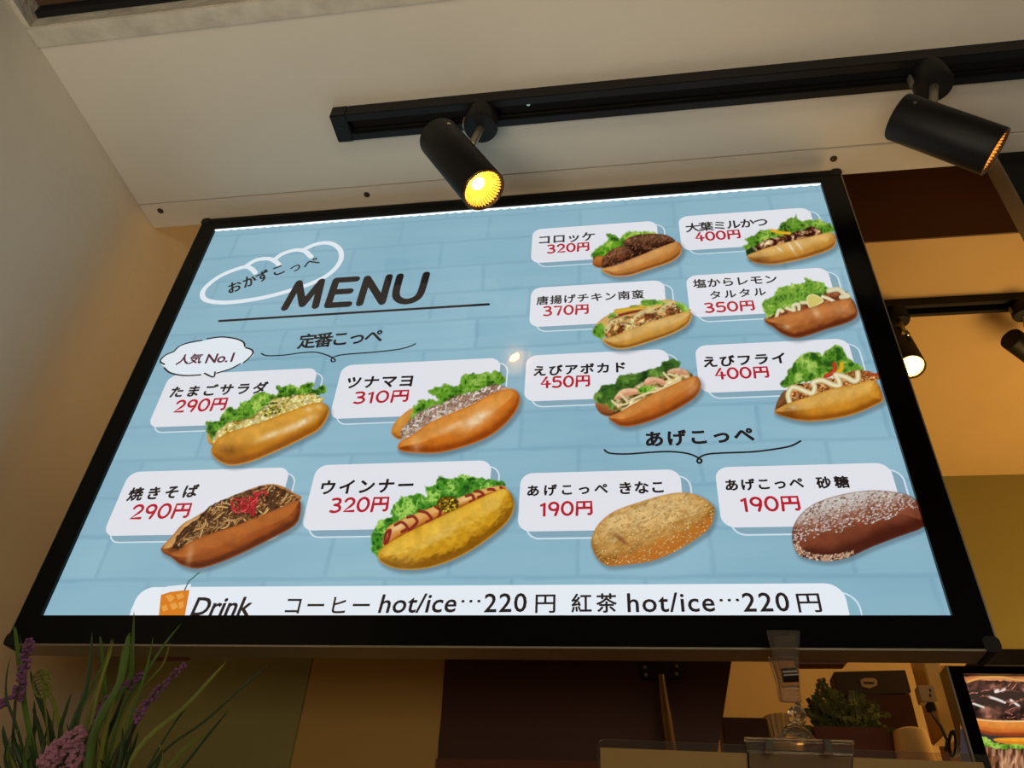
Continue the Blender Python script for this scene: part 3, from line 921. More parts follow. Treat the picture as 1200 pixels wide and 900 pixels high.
# --- egg salad
cr = crop(170, 380, 5)
fr = [(390, 730), (430, 670), (520, 625), (640, 590), (760, 545), (880, 500), (980, 465), (1040, 462), (1078, 495), (1070, 550), (1020, 620), (950, 660), (850, 710), (740, 760), (630, 805), (520, 830), (450, 815), (400, 775)]
p = Pic(fr + [(355, 340)], cr); p.shadow(p.poly(fr))
p.bun([(365, 640), (385, 600), (420, 640), (400, 710), (370, 690)], C(120, 66, 12), C(196, 140, 50), C(220, 170, 80))
p.greens([(355, 580), (375, 570), (440, 560), (470, 500), (500, 485), (545, 500), (550, 460), (620, 450), (640, 410), (700, 400), (770, 410), (765, 350), (800, 370), (850, 360), (900, 370), (920, 345), (985, 345), (985, 385), (1050, 355), (1070, 380), (1030, 420), (980, 440), (800, 520), (600, 600), (450, 680), (400, 690), (365, 640)], 11)
e_ = p.fill([(400, 690), (430, 620), (500, 575), (620, 545), (680, 500), (740, 450), (850, 420), (960, 405), (1030, 425), (1045, 460), (980, 500), (760, 560), (600, 610), (450, 700), (410, 730)], [(150, 118, 40), (206, 182, 92), (228, 212, 130), (240, 230, 172)], 21, 4.5)
p.dots(e_, 110, [(226, 208, 136), (234, 222, 162), (216, 194, 116)], 2.6, 4.6, 3)
d_ = p.poly([(690, 500), (740, 450), (800, 455), (815, 500), (770, 530), (700, 545)]); p.dots(d_, 60, [(60, 84, 20), (40, 60, 14), (226, 205, 110), (150, 140, 40)], 1.2, 2.4, 4)
p.bun(fr, C(150, 82, 14), C(198, 128, 28), C(222, 162, 62), [(900, 590, 22, 4, -0.45, .95), (740, 650, 18, 3.5, -0.4, .7), (960, 500, 4, 3, 0, .5), (1020, 485, 5, 3, 0, .4), (500, 740, 16, 9, .1, -.4)], 31, rim=.7)
fin(p, 'egg salad roll picture with leafy greens')
# --- tuna mayo
cr = crop(380, 410, 5)
fr = [(430, 575), (450, 535), (520, 500), (600, 440), (700, 390), (850, 330), (980, 260), (1080, 230), (1130, 245), (1148, 300), (1120, 370), (1050, 450), (950, 520), (820, 570), (680, 605), (560, 608), (460, 598)]
p = Pic(fr + [(395, 125)], cr); p.shadow(p.poly(fr))
p.bun([(395, 470), (420, 420), (500, 350), (560, 335), (600, 380), (520, 460), (450, 528), (398, 500)], C(130, 66, 14), C(198, 124, 40), C(222, 158, 74))
p.greens([(520, 360), (540, 310), (620, 290), (680, 300), (610, 245), (700, 205), (760, 210), (800, 200), (805, 160), (870, 135), (900, 145), (1000, 125), (1050, 150), (1060, 200), (980, 230), (850, 260), (700, 320), (560, 380), (500, 420)], 41, 2.6, lt=(150, 190, 80))
e_ = p.fill([(445, 500), (480, 430), (540, 380), (600, 345), (700, 310), (780, 270), (900, 240), (980, 205), (1060, 215), (1060, 260), (900, 335), (750, 400), (620, 455), (520, 515), (460, 520)], [(96, 70, 58), (170, 138, 116), (206, 182, 162), (232, 216, 204)], 51, 4.5)
p.strands(e_, 260, [(214, 190, 170), (182, 146, 122), (232, 216, 206), (150, 112, 92)], 6, 2.0, -0.5, 1.4, 7, hs=1.12, ds=.72)
p.bun(fr, C(150, 66, 10), C(204, 112, 30), C(224, 150, 66), [(900, 410, 20, 7, -0.6, .85), (760, 450, 20, 4, -0.4, .5), (540, 560, 6, 9, 0, .35)], 61, rim=.5)
fin(p, 'tuna mayonnaise roll picture with lettuce')
# --- yakisoba
cr = crop(110, 530, 4.615)
fr = [(365, 520), (400, 530), (440, 545), (500, 500), (560, 470), (620, 445), (760, 400), (900, 345), (1050, 285), (1115, 262), (1118, 340), (1085, 400), (980, 460), (820, 540), (680, 600), (560, 632), (470, 610), (420, 570), (375, 545)]
bk_ = [(365, 520), (420, 460), (480, 390), (560, 345), (700, 260), (900, 182), (1000, 178), (1080, 220), (1118, 262), (900, 370), (500, 530), (400, 550)]
p = Pic(fr + bk_, cr); p.shadow(p.poly(fr))
p.bun(bk_, C(120, 62, 18), C(178, 112, 48), C(220, 170, 110), None, 5)
e_ = p.fill([(425, 520), (470, 430), (560, 365), (620, 300), (740, 245), (900, 188), (1000, 188), (1080, 235), (1105, 275), (950, 340), (700, 430), (560, 490), (500, 530)], [(34, 16, 8), (70, 38, 20), (110, 66, 34)], 71, 4)
p.strands(e_, 330, [(130, 84, 44), (168, 118, 66), (96, 56, 28), (196, 148, 92), (70, 38, 20)], 14, 2.0, -0.5, .9, 8, 0.9)
p.bun(fr, C(92, 34, 8), C(150, 74, 24), C(186, 106, 44), [(520, 560, 4, 14, 0.2, .3)], 81, rim=.5, wrinkle=2)
d_ = p.poly([(715, 285), (760, 250), (830, 245), (850, 225), (940, 198), (930, 240), (880, 285), (870, 350), (830, 335), (760, 332), (735, 310)])
p.strands(d_, 60, [(206, 34, 44), (226, 66, 68), (178, 20, 34)], 9, 2.1, -0.3, 1.5, 9, 0.6, .5)
fin(p, 'fried noodle roll picture topped with red ginger')
# --- wiener
cr = crop(345, 520, 4.444)
fr = [(435, 590), (450, 550), (540, 490), (680, 420), (850, 340), (1000, 270), (1090, 235), (1135, 270), (1145, 340), (1110, 410), (1020, 490), (900, 570), (780, 625), (660, 655), (540, 655), (460, 625)]
p = Pic(fr + [(400, 150)], cr); p.shadow(p.poly(fr))
p.greens([(400, 520), (410, 450), (440, 400), (500, 380), (505, 330), (560, 280), (640, 260), (690, 280), (680, 220), (740, 215), (745, 165), (800, 175), (850, 180), (880, 155), (940, 180), (1000, 185), (1080, 200), (1090, 235), (900, 290), (700, 360), (540, 440), (480, 520), (440, 590), (405, 560)], 91, 3.0, dk=(24, 74, 18), md=(70, 140, 36), lt=(170, 214, 96))
sp_ = [(460, 535), (470, 470), (500, 425), (600, 380), (700, 338), (850, 285), (1000, 233), (1085, 220), (1100, 245), (1000, 285), (850, 350), (700, 420), (560, 490), (490, 540)]
p.bun(sp_, C(150, 74, 20), C(214, 140, 62), C(238, 184, 110), [(540, 440, 9, 3, -.4, .5), (900, 280, 9, 3, -.4, .4)], 95, .05)
for q in ([(470, 520), (478, 470), (500, 452), (492, 490), (478, 530)], [(525, 425), (560, 410), (590, 440), (560, 460)], [(590, 385), (620, 380), (640, 410), (600, 450)], [(650, 352), (690, 362), (715, 395), (690, 410)], [(735, 330), (760, 350), (752, 385)], [(895, 275), (925, 268), (935, 295), (915, 305)], [(940, 250), (965, 250), (985, 268), (960, 280)], [(1010, 240), (1035, 240), (1050, 252)], [(1075, 230), (1092, 240)]):
    p.line(q, 3.2, (122, 24, 22), (170, 70, 60))
d_ = p.poly([(745, 300), (780, 278), (830, 280), (860, 310), (840, 345), (790, 360), (750, 340)])
p.over(C(80, 58, 12), sm(-0.5, 0.5, d_)); p.dots(d_, 110, [(206, 160, 30), (236, 200, 60), (120, 84, 16), (60, 44, 10)], 1.2, 2.2, 4)
p.bun(fr, C(140, 88, 8), C(206, 150, 26), C(232, 184, 66), [(760, 480, 30, 5, -.5, .25), (1040, 320, 12, 12, 0, .15), (560, 600, 20, 10, 0, .15)], 101, .12, rim=.5, wrinkle=4)
fin(p, 'wiener sausage roll picture with ketchup and mustard')
# --- kinako
cr = crop(600, 530, 4.8)
fr = [(445, 520), (460, 450), (500, 390), (580, 330), (720, 280), (860, 240), (970, 228), (1060, 250), (1125, 295), (1140, 340), (1110, 430), (1020, 500), (900, 570), (780, 615), (640, 635), (540, 640), (480, 600)]
p = Pic(fr, cr); p.shadow(p.poly(fr))
d_ = p.bun(fr, C(150, 92, 26), C(200, 148, 76), C(226, 190, 128), None, 111, .12, rim=.2, wrinkle=1.5)
lo_ = sm(-0.2, .6, (p.Y - (p.cr([(0, 560)])[0][1]) + (p.X - 740) * 0.42 + 2) / 12 + 0.5 * (fbm(p.X, p.Y, 7, 33) - .5) * 2)
p.over(C(204, 118, 40), lo_ * .75 * sm(-.3, .6, d_) * sm(2, 9, d_ + 6))
p.over(C(156, 108, 50), sm(.52, .72, fbm(p.X, p.Y, 3, 66, 2, sx=1.6, sy=.8, ang=-.5)) * .5 * sm(0, 1, d_) * (1 - lo_ * .7))
p.dots(d_, 700, [(224, 190, 128), (208, 168, 102), (192, 148, 82), (176, 130, 66)], .8, 1.5, 5)
p.over(C(120, 62, 26), np.exp(-(((p.X - 727) * .8 + (p.Y - 632) * .6) / 12) ** 2 - ((-(p.X - 727) * .6 + (p.Y - 632) * .8) / 2.5) ** 2) * .7)
fin(p, 'oval fried roll picture dusted with tan soybean flour')
# --- sugar
cr = crop(830, 520, 4.444)
fr = [(437, 500), (440, 440), (480, 370), (560, 310), (700, 265), (850, 245), (980, 255), (1060, 280), (1130, 350), (1130, 430), (980, 490), (850, 540), (740, 590), (640, 612), (540, 605), (470, 580), (448, 540)]
p = Pic(fr, cr); p.shadow(p.poly(fr))
d_ = p.bun(fr, C(74, 28, 16), C(124, 62, 38), C(150, 88, 60), None, 121, .12, rim=.25)
dd = (p.Y - 520 - (440 / 4.444) + (p.X - 940) * 0.25) / 14.0
p.over(C(206, 198, 190), np.clip(sm(.5, -1.5, dd) * 1.0 * sm(.36, .56, fbm(p.X, p.Y, 5, 44, 4) + sm(.6, -2.0, dd) * .34), 0, 1) * sm(-.3, 1.5, d_))
top = np.where(dd + (fbm(p.X, p.Y, 12, 9) - .5) * 1.5 < 0.9, d_, -1)
p.dots(top, 1100, [(226, 216, 210), (206, 190, 184), (176, 148, 140), (120, 72, 56)], .8, 1.7, 6)
bt = np.where((dd > 1.1) & (p.X < 1000), np.where(d_ < 7, d_, -1), -1); p.dots(bt, 260, [(222, 190, 160), (190, 140, 110)], .8, 1.8, 7, .3)
fin(p, 'dark fried roll picture dusted with white sugar')
# --- croquette
cr = crop(610, 240, 6)
fr = [(565, 455), (680, 425), (800, 375), (960, 310), (1080, 265), (1115, 270), (1135, 310), (1120, 360), (1050, 410), (900, 460), (780, 500), (680, 510), (620, 495)]
p = Pic(fr + [(498, 190)], cr); p.shadow(p.poly(fr))
p.greens([(500, 380), (500, 335), (560, 290), (610, 265), (610, 210), (660, 215), (700, 240), (740, 195), (830, 190), (930, 195), (960, 215), (800, 260), (660, 340), (580, 400), (520, 400)], 131, 2.2, lt=(176, 208, 80), md=(100, 160, 30))
p.bun([(505, 410), (530, 365), (590, 370), (600, 430), (560, 448), (520, 435)], C(100, 44, 14), C(168, 92, 36), C(200, 130, 64))
for q, sd in (([(725, 290), (740, 245), (830, 212), (950, 205), (1040, 220), (1088, 268), (950, 320), (800, 350)], 3), ([(570, 440), (580, 375), (640, 318), (740, 285), (860, 278), (930, 320), (820, 372), (680, 425), (600, 450)], 6)):
    d_ = p.bun(q, C(34, 14, 8), C(84, 44, 26), C(140, 92, 62), None, 140 + sd, .5, wrinkle=3)
    p.over(C(28, 10, 6), sm(.6, .8, vnoise(p.X, p.Y, 9, 150 + sd, ang=-.9, sy=3)) * .8 * sm(0, 1, d_))
    p.dots(d_, 90, [(150, 100, 66), (60, 28, 14), (110, 60, 36)], .9, 1.8, sd)
p.bun(fr, C(132, 72, 20), C(192, 122, 52), C(216, 158, 92), None, 161, .12, rim=.8)
fin(p, 'dark sauced croquette roll picture with lettuce')
# --- shiso cutlet
cr = crop(780, 230, 5.714)
fr = [(545, 400), (600, 375), (700, 340), (850, 300), (1000, 265), (1110, 245), (1140, 290), (1120, 350), (1000, 400), (850, 440), (720, 462), (620, 455), (570, 435)]
p = Pic(fr + [(503, 112)], cr); p.shadow(p.poly(fr))
p.greens([(505, 330), (550, 315), (525, 290), (600, 265), (630, 225), (740, 225), (790, 170), (860, 145), (870, 115), (890, 145), (920, 165), (960, 155), (1040, 165), (1090, 180), (1125, 245), (950, 270), (700, 300), (600, 340), (580, 400), (570, 440), (540, 380)], 171, 2.6, dk=(24, 50, 16), md=(96, 150, 36), lt=(180, 208, 92))
p.greens([(540, 360), (600, 345), (620, 385), (585, 400), (572, 442), (545, 400)], 175, 1.5, dk=(12, 26, 14), md=(26, 52, 22), lt=(60, 90, 40))
e_ = p.fill([(590, 345), (680, 290), (800, 265), (950, 210), (1020, 215), (1040, 260), (850, 310), (700, 352), (610, 372)], [(40, 16, 10), (110, 60, 34), (176, 128, 86), (212, 180, 140)], 181, 4, contrast=1.3)
p.line([(710, 230), (760, 245), (830, 250)], 3.4, (226, 168, 22), (244, 200, 60))
for q in ([(700, 290), (740, 300), (720, 335)], [(800, 262), (840, 280), (830, 300)], [(880, 245), (900, 270), (940, 260)], [(950, 215), (1000, 245), (960, 262)]): p.line(q, 1.8, (66, 16, 20))
p.bun(fr, C(146, 84, 20), C(204, 142, 56), C(226, 182, 108), [(760, 355, 5, 1.3, .6, .8), (840, 345, 9, 1.5, 1.0, .8), (890, 330, 8, 1.4, .9, .8), (640, 430, 12, 5, .1, -.45)], 191, .1)
fin(p, 'shiso leaf cutlet roll picture with curly lettuce')
# --- chicken nanban
cr = crop(610, 320, 5.714)
fr = [(545, 445), (620, 425), (760, 370), (900, 320), (1050, 275), (1130, 260), (1148, 290), (1120, 350), (1020, 410), (850, 470), (720, 508), (640, 510), (580, 485)]
p = Pic(fr + [(478, 175)], cr); p.shadow(p.poly(fr))
p.bun([(490, 390), (520, 330), (600, 275), (720, 232), (860, 200), (1000, 180), (1110, 232), (1130, 262), (900, 320), (560, 430)], C(140, 84, 24), C(204, 150, 66), C(224, 182, 106))
for q, k in (([(478, 400), (500, 350), (540, 335), (575, 370), (570, 410), (545, 447), (500, 430)], 1), ([(585, 300), (600, 270), (635, 272), (640, 295), (600, 310)], 2), ([(720, 235), (750, 215), (800, 222), (790, 238)], 3), ([(810, 215), (808, 182), (880, 175), (940, 190), (1040, 195), (1110, 225), (1125, 262), (1070, 262), (960, 215), (860, 225)], 4)):
    p.greens(q, 200 + k, 1.5)
p.line([(640, 258), (740, 245), (830, 240)], 5, (208, 160, 30), (232, 196, 70)); p.line([(660, 285), (760, 262), (840, 250)], 3, (130, 40, 26))
e_ = p.fill([(565, 405), (580, 340), (650, 292), (760, 290), (800, 258), (930, 240), (960, 202), (1020, 198), (1065, 240), (1070, 272), (950, 320), (800, 385), (650, 440), (585, 445)], [(96, 44, 20), (160, 92, 40), (206, 160, 92), (226, 200, 140)], 211, 6.5, contrast=1.2)
for q in ([(575, 385), (620, 330), (690, 310)], [(770, 300), (830, 260), (900, 250)], [(930, 265), (975, 225), (1020, 205)]): p.line(q, 6.0, (222, 200, 132), (238, 222, 170), a=.8)
p.dots(e_, 120, [(232, 214, 150), (150, 84, 36), (90, 100, 40), (190, 130, 70)], 1, 2.2, 12)
p.bun(fr, C(142, 86, 20), C(202, 146, 60), C(226, 184, 112), None, 221, .1, rim=.7)
fin(p, 'fried chicken roll picture with tartar sauce')
# --- lemon tartar
cr = crop(795, 300, 5.4545)
fr = [(548, 400), (600, 400), (700, 370), (800, 345), (950, 300), (1080, 275), (1120, 290), (1145, 380), (1080, 430), (950, 470), (820, 515), (740, 528), (660, 500), (600, 455), (560, 430)]
p = Pic(fr + [(526, 140)], cr); p.shadow(p.poly(fr))
p.greens([(530, 330), (545, 290), (610, 250), (630, 205), (720, 180), (800, 170), (805, 140), (860, 155), (930, 170), (970, 210), (1040, 215), (1040, 260), (850, 300), (700, 350), (600, 400), (555, 380)], 231, 2.4, dk=(44, 96, 20), md=(116, 166, 46), lt=(196, 218, 110))
e_ = p.fill([(575, 400), (650, 350), (750, 330), (850, 290), (960, 235), (1060, 225), (1095, 265), (1080, 285), (980, 305), (800, 365), (640, 420)], [(84, 34, 14), (140, 72, 34), (176, 110, 60)], 241, 5)
p.line([(625, 400), (640, 350), (665, 355)], 4.0, (226, 214, 170), (240, 232, 200)); p.line([(690, 335), (740, 350), (730, 320), (765, 310), (770, 345)], 3.6, (226, 214, 170), (240, 232, 200))
p.line([(785, 300), (830, 300)], 3.6, (226, 214, 170)); p.line([(920, 262), (960, 275), (990, 290)], 3.6, (230, 218, 176), (244, 236, 206)); p.line([(960, 225), (1020, 215), (1060, 245), (1085, 258), (1040, 265)], 5.5, (214, 204, 160), (236, 230, 200))
d_ = p.poly([(820, 265), (870, 248), (928, 285), (900, 310), (838, 335)]); p.over(C(216, 200, 110), sm(-.5, .5, d_)); p.over(C(240, 234, 180), sm(1.6, .4, d_) * sm(-.5, .5, d_))
p.bun(fr, C(96, 38, 12), C(160, 88, 36), C(196, 122, 62), [(1060, 350, 12, 8, 0, .2), (690, 455, 5, 2.5, 0, .5), (880, 365, 4, 8, -.6, .4)], 251, .12, rim=.4, wrinkle=2)
fin(p, 'fried chicken roll picture with lemon slice and shredded lettuce')
# --- shrimp avocado
cr = crop(605, 400, 5.217)
fr = [(565, 465), (640, 430), (780, 350), (950, 270), (1080, 215), (1120, 235), (1128, 290), (1090, 350), (980, 420), (850, 480), (720, 520), (640, 522), (590, 495)]
p = Pic(fr + [(456, 112)], cr); p.shadow(p.poly(fr))
p.bun([(482, 385), (520, 370), (620, 400), (620, 445), (565, 462), (510, 440)], C(90, 40, 16), C(150, 84, 38), C(176, 110, 60))
p.greens([(460, 345), (500, 300), (540, 265), (600, 255), (640, 205), (720, 195), (800, 180), (880, 150), (900, 120), (1000, 115), (1000, 160), (900, 220), (740, 280), (640, 330), (590, 420), (560, 400), (500, 375)], 261, 1.8, dk=(24, 58, 20), md=(62, 104, 34), lt=(126, 164, 66), fine=7)
e_ = p.fill([(590, 440), (610, 340), (700, 290), (800, 240), (900, 215), (980, 170), (1045, 180), (1085, 220), (950, 285), (800, 355), (650, 435)], [(70, 60, 22), (140, 120, 60), (196, 170, 116), (226, 206, 164)], 271, 5)
for q in ([(600, 345), (640, 300), (700, 288), (760, 300), (770, 320), (700, 330), (640, 350), (605, 362)], [(780, 250), (810, 222), (870, 225), (915, 250), (900, 270), (850, 255), (800, 275)], [(920, 190), (960, 168), (1020, 170), (1050, 190), (1040, 212), (980, 200)]):
    p.bun(q, C(176, 96, 62), C(220, 150, 110), C(240, 196, 160), None, 7, .15)
p.greens([(740, 300), (780, 270), (850, 285), (820, 310), (760, 320)], 77, 1)
for q in ([(585, 365), (620, 390), (680, 380), (650, 340), (630, 325)], [(900, 195), (950, 240), (1000, 225), (930, 200)], [(645, 470), (650, 430), (720, 380), (820, 340), (900, 290), (1000, 245)], [(850, 290), (900, 290), (860, 310)], [(700, 360), (800, 320), (880, 300)]): p.line(q, 2.4, (228, 206, 150), (242, 228, 186))
p.bun(fr, C(132, 58, 12), C(184, 98, 32), C(214, 142, 70), [(1080, 290, 9, 6, -.8, .3)], 281, .1, rim=.4)
fin(p, 'shrimp and avocado roll picture with green leaf')
# --- fried shrimp
cr = crop(805, 380, 5)
fr = [(512, 510), (560, 480), (620, 455), (700, 430), (850, 380), (1000, 350), (1100, 332), (1150, 440), (1100, 480), (980, 530), (850, 560), (720, 572), (620, 560), (530, 532)]
p = Pic(fr + [(545, 118)], cr); p.shadow(p.poly(fr))
p.bun([(514, 505), (540, 430), (580, 388), (640, 420), (600, 480), (545, 500)], C(52, 26, 12), C(104, 60, 28), C(140, 90, 50))
p.greens([(550, 350), (575, 320), (600, 260), (640, 210), (700, 165), (770, 165), (790, 185), (800, 165), (830, 150), (870, 120), (920, 150), (950, 200), (1030, 260), (1000, 295), (850, 310), (700, 345), (600, 370), (570, 375)], 291, 2.2, dk=(36, 84, 20), md=(96, 150, 40), lt=(178, 206, 100), fine=5)
e_ = p.fill([(580, 440), (600, 365), (700, 345), (850, 315), (980, 275), (1100, 285), (1120, 335), (950, 365), (750, 420), (600, 465)], [(90, 40, 14), (150, 80, 34), (196, 124, 62), (214, 160, 100)], 301, 3.2, contrast=1.2)
p.dots(e_, 260, [(200, 130, 66), (130, 66, 26), (224, 168, 110), (160, 92, 44)], 1, 2.2, 13)
p.line([(860, 235), (868, 262), (845, 290), (810, 308)], 4.6, (186, 44, 26), (216, 90, 50)); p.line([(905, 232), (905, 262), (885, 285)], 4.6, (222, 160, 20), (242, 196, 60))
p.line([(1060, 290), (1100, 300), (1120, 290)], 3.5, (170, 74, 30))
p.line([(600, 455), (592, 415), (612, 375), (645, 375), (700, 398), (735, 405), (748, 370), (738, 345), (790, 330), (850, 355), (893, 362), (886, 325), (870, 298), (930, 312), (975, 335), (1000, 325), (1000, 285)], 6.4, (232, 216, 170), (250, 242, 210), dark=(190, 168, 112))
p.bun(fr, C(150, 82, 12), C(204, 136, 38), C(228, 178, 92), [(620, 490, 3, 2, 0, .7), (590, 520, 16, 9, 0, -.4)], 311, .1, rim=.5)
fin(p, 'fried shrimp roll picture with mayonnaise zigzag')

# ================================================================ second menu sign at the right edge
s2 = thing('menu_sign', 'black framed sign cut off by the right edge, right of the large menu sign', 'sign', (0.70, D, H + 0.55))
e2 = P(1170, 190).x; t2 = P(1185, 181.5).z
G().box((e2, YP, H + 0.25), (e2 + 0.030, YP + 0.006, t2)).build('bezel', M['blackgloss'], s2)
G().box((e2 + 0.53, YP, H + 0.25), (e2 + 0.56, YP + 0.006, t2)).build('bezel', M['blackgloss'], s2)
G().box((e2 + 0.030, YP, t2 - 0.030), (e2 + 0.53, YP + 0.006, t2)).build('bezel', M['blackgloss'], s2)
G().box((e2 + 0.030, YP, H + 0.25), (e2 + 0.53, YP + 0.006, H + 0.28)).build('bezel', M['blackgloss'], s2)
G().box((e2 - 0.0016, YP + 0.0008, H + 0.25), (e2, BEND, t2)).build('side_profile', M['alu'], s2)
G().box((e2, YP + 0.008, H + 0.25), (e2 + 0.56, BEND, t2)).build('back_plate', M['steel'], s2)
G().box((e2 + 0.028, YP + 0.0065, H + 0.278), (e2 + 0.532, YP + 0.0078, t2 - 0.028)).build('light_panel', M['pale'], s2)

# ================================================================ ceiling tracks and spotlights


def track(name, label, x0, x1, yc_, zc_, group, screws=()):
    t = thing(name, label, 'light track', (x0, yc_, zc_), group)
    w = 0.0185; h = 0.020; gw = 0.0085
    g = G()
    g.box((x0 + 0.02, yc_ - w, zc_ - h), (x1, yc_ - gw, zc_)); g.box((x0 + 0.02, yc_ + gw, zc_ - h), (x1, yc_ + w, zc_))
    g.build('rail_body', M['black'], t, bevel=0.0008)
    G().box((x0 + 0.02, yc_ - gw, zc_ - 0.006), (x1, yc_ + gw, zc_)).build('rail_slot', M['darkback'], t)
    for s_ in (-1, 1):
        G().box((x0 + 0.025, yc_ + s_ * gw - 0.0007, zc_ - 0.013), (x1, yc_ + s_ * gw + 0.0007, zc_ - 0.011)).build('conductor', M['steel'], t)
    G().box((x0, yc_ - w - 0.0006, zc_ - h - 0.001), (x0 + 0.0205, yc_ + w + 0.0006, zc_)).build('end_cap', M['black'], t, bevel=0.0012)
    cs = G().lathe((x0 + 0.010, yc_, zc_ - h - 0.0008), (0, 0, -1), [(0, 0.0042), (0.0012, 0.0040), (0.0012, 0.0026), (0.0004, 0.0022), (0.0004, 0)], 18).build('cap_screw', M['blackrub'], t, smooth=True)
    for sx in screws:
        G().lathe((sx, yc_ - 0.002, zc_ - 0.0062), (0, 0, -1), [(0, 0.004), (0.0016, 0.0036), (0.0026, 0.0022), (0.0026, 0)], 14).build('screw', M['chrome'], t, smooth=True)
    return t


def spot(label, cat, base, A, Bk, r, lit, group, power, col=(1, 0.66, 0.30), ang=75):
    """base: point on the rail's underside; Bk, A: back and front centres of the barrel"""
    t = thing('track_spotlight', label, cat, base, group)
    base = Vector(base); A = Vector(A); Bk = Vector(Bk); ax = (A - Bk).normalized(); L = (A - Bk).length
    # adapter
    g = G().lathe(base + Vector((0, 0, 0.012)), (0, 0, -1), [(0, 0), (0, 0.0075), (0.010, 0.0085), (0.0115, 0.0195), (0.036, 0.0208), (0.040, 0.0190), (0.040, 0)], 28)
    g.build('adapter', M['black'], t, smooth=True)
    G().box((base.x - .0228, base.y - .004, base.z - 0.020), (base.x - .0190, base.y + .004, base.z - 0.004)).build('locking_lever', M['alu'], t, bevel=0.0008)
    j0 = base + Vector((0, 0, -0.026)); mid = Bk.lerp(A, 0.28)
    sd = (j0 - mid) - ax * (j0 - mid).dot(ax); sd.normalize(); jp = mid + sd * (r * 0.99)
    e_ = jp + (j0 - jp) * 0.35
    G().tube([j0, j0.lerp(jp, .5) , jp - sd * 0.001], 0.0046, 14).build('stem', M['alu'], t, smooth=True)
    G().lathe(jp - sd * 0.0005, sd, [(0, 0.0085), (0.004, 0.0085), (0.0052, 0.007), (0.0052, 0)], 20).build('swivel_joint', M['chrome'], t, smooth=True)
    # barrel with open front
    g = G().lathe(Bk, ax, [(0.0, 0), (0.0, r * 0.93), (0.0015, r * 0.985), (0.003, r), (L - 0.001, r), (L, r - 0.0006), (L, r - 0.0016), (L - 0.004, r - 0.0020), (L - 0.022, r - 0.003)], 56)
    hs = g.build('barrel', M['black'], t, smooth=True)
    u = sd; w = ax.cross(u)
    # slot cut-out with screw on the side of the barrel
    G().tube([mid + ax * 0.006 + sd * (r + .0002), mid + ax * 0.03 + sd * (r + .0002)], 0.0022, 8, flat=1.0).build('slot', M['darkback'], hs)
    side = (-(Vector((0, 0, H)) - mid)); side = Vector((0, 0, H)) - mid; side = (side - ax * side.dot(ax)).normalized()
    sv = (side * 0.8 + sd * 0.6).normalized()
    G().lathe(Bk + ax * (L * 0.14) + sv * (r - 0.0006), sv, [(0, 0.0021), (0.0014, 0.0019), (0.0014, 0)], 12).build('screw', M['chrome'], hs, smooth=True)
    # faceted reflector: ribbed cone
    n = 72; g = G(); rings = [(L - 0.003, r - 0.0035), (L - 0.007, r * 0.74), (L - 0.011, r * 0.52), (L - 0.014, r * 0.30)]
    vs = []
    for (h_, q) in rings:
        for k in range(n):
            qq = q * (1 + (0.03 if k % 2 else -0.03)); a_ = 2 * math.pi * k / n
            vs.append(Bk + ax * (h_ + (0.0012 if k % 2 else -0.0012)) + u * (math.cos(a_) * qq) + w * (math.sin(a_) * qq))
    g.add(vs, [(i * n + k, i * n + (k + 1) % n, (i + 1) * n + (k + 1) % n, (i + 1) * n + k) for i in range(len(rings) - 1) for k in range(n)])
    g.build('reflector', M['gold'] if lit != 'side' else M['dimreflector'], t)
    g = G(); nr = 34
    for k in range(nr):
        a_ = 2 * math.pi * k / nr; rd = u * math.cos(a_) + w * math.sin(a_); tg = ax.cross(rd)
        p0 = Bk + ax * (L - 0.0022) + rd * (r - 0.0040); p1 = Bk + ax * (L - 0.0095) + rd * (r * .60)
        g.add([p0 - tg * .0006, p0 + tg * .0006, p1 + tg * .00025, p1 - tg * .00025], [(0, 1, 2, 3)])
    g.build('reflector_ribs', M['goldrib'], t)
    G().lathe(Bk + ax * (L - 0.0142), ax, [(0, 0), (0, r * 0.30), (0.0006, r * 0.30), (0.0006, 0)], 28).build('led_chip', M['cob'], t)
    if lit == 'full':
        G().lathe(Bk + ax * (L - 0.0042), ax, [(0, r - 0.003), (0.0012, r * 0.6), (0.002, 0)], 36).build('lens', M['lens'], t, smooth=True)
    G().lathe(Bk + ax * L, ax, [(-0.0005, r - 0.0030), (0.0004, r - 0.0022), (0.0004, r - 0.0006), (-0.0004, r + 0.0001)], 56).build('rim', mat('bronze_rim', (90, 66, 40), 0.3, 0.8), t, smooth=True)
    if power:
        d = bpy.data.lights.new('spot_lamp', 'SPOT'); d.energy = power; d.color = col; d.spot_size = math.radians(ang); d.spot_blend = 0.6; d.shadow_soft_size = 0.012
        o = bpy.data.objects.new('spot_lamp', d); COL.objects.link(o); o.parent = t
        o.location = Bk + ax * (L + 0.003) - wloc(t); o.rotation_euler = ax.to_track_quat('-Z', 'Y').to_euler()
    return t


TY = 0.522
tx0 = atz(387, 140, ZC - 0.02).x
track('light_track', 'long black ceiling light track above the large menu sign', tx0, 2.3, TY, ZC, 'black light tracks', [atz(618, 116, ZC - .01).x])
b1 = Vector((atz(565, 133, ZC - 0.02).x, TY, ZC - 0.0205)); b2 = Vector((atz(1088, 83, ZC - 0.02).x, TY, ZC - 0.0205))


def at_depth(px, py, dep):
    r = ray(px, py); p_ = r * (dep / FPX); return Vector((p_[0], p_[1], p_[2] + H))


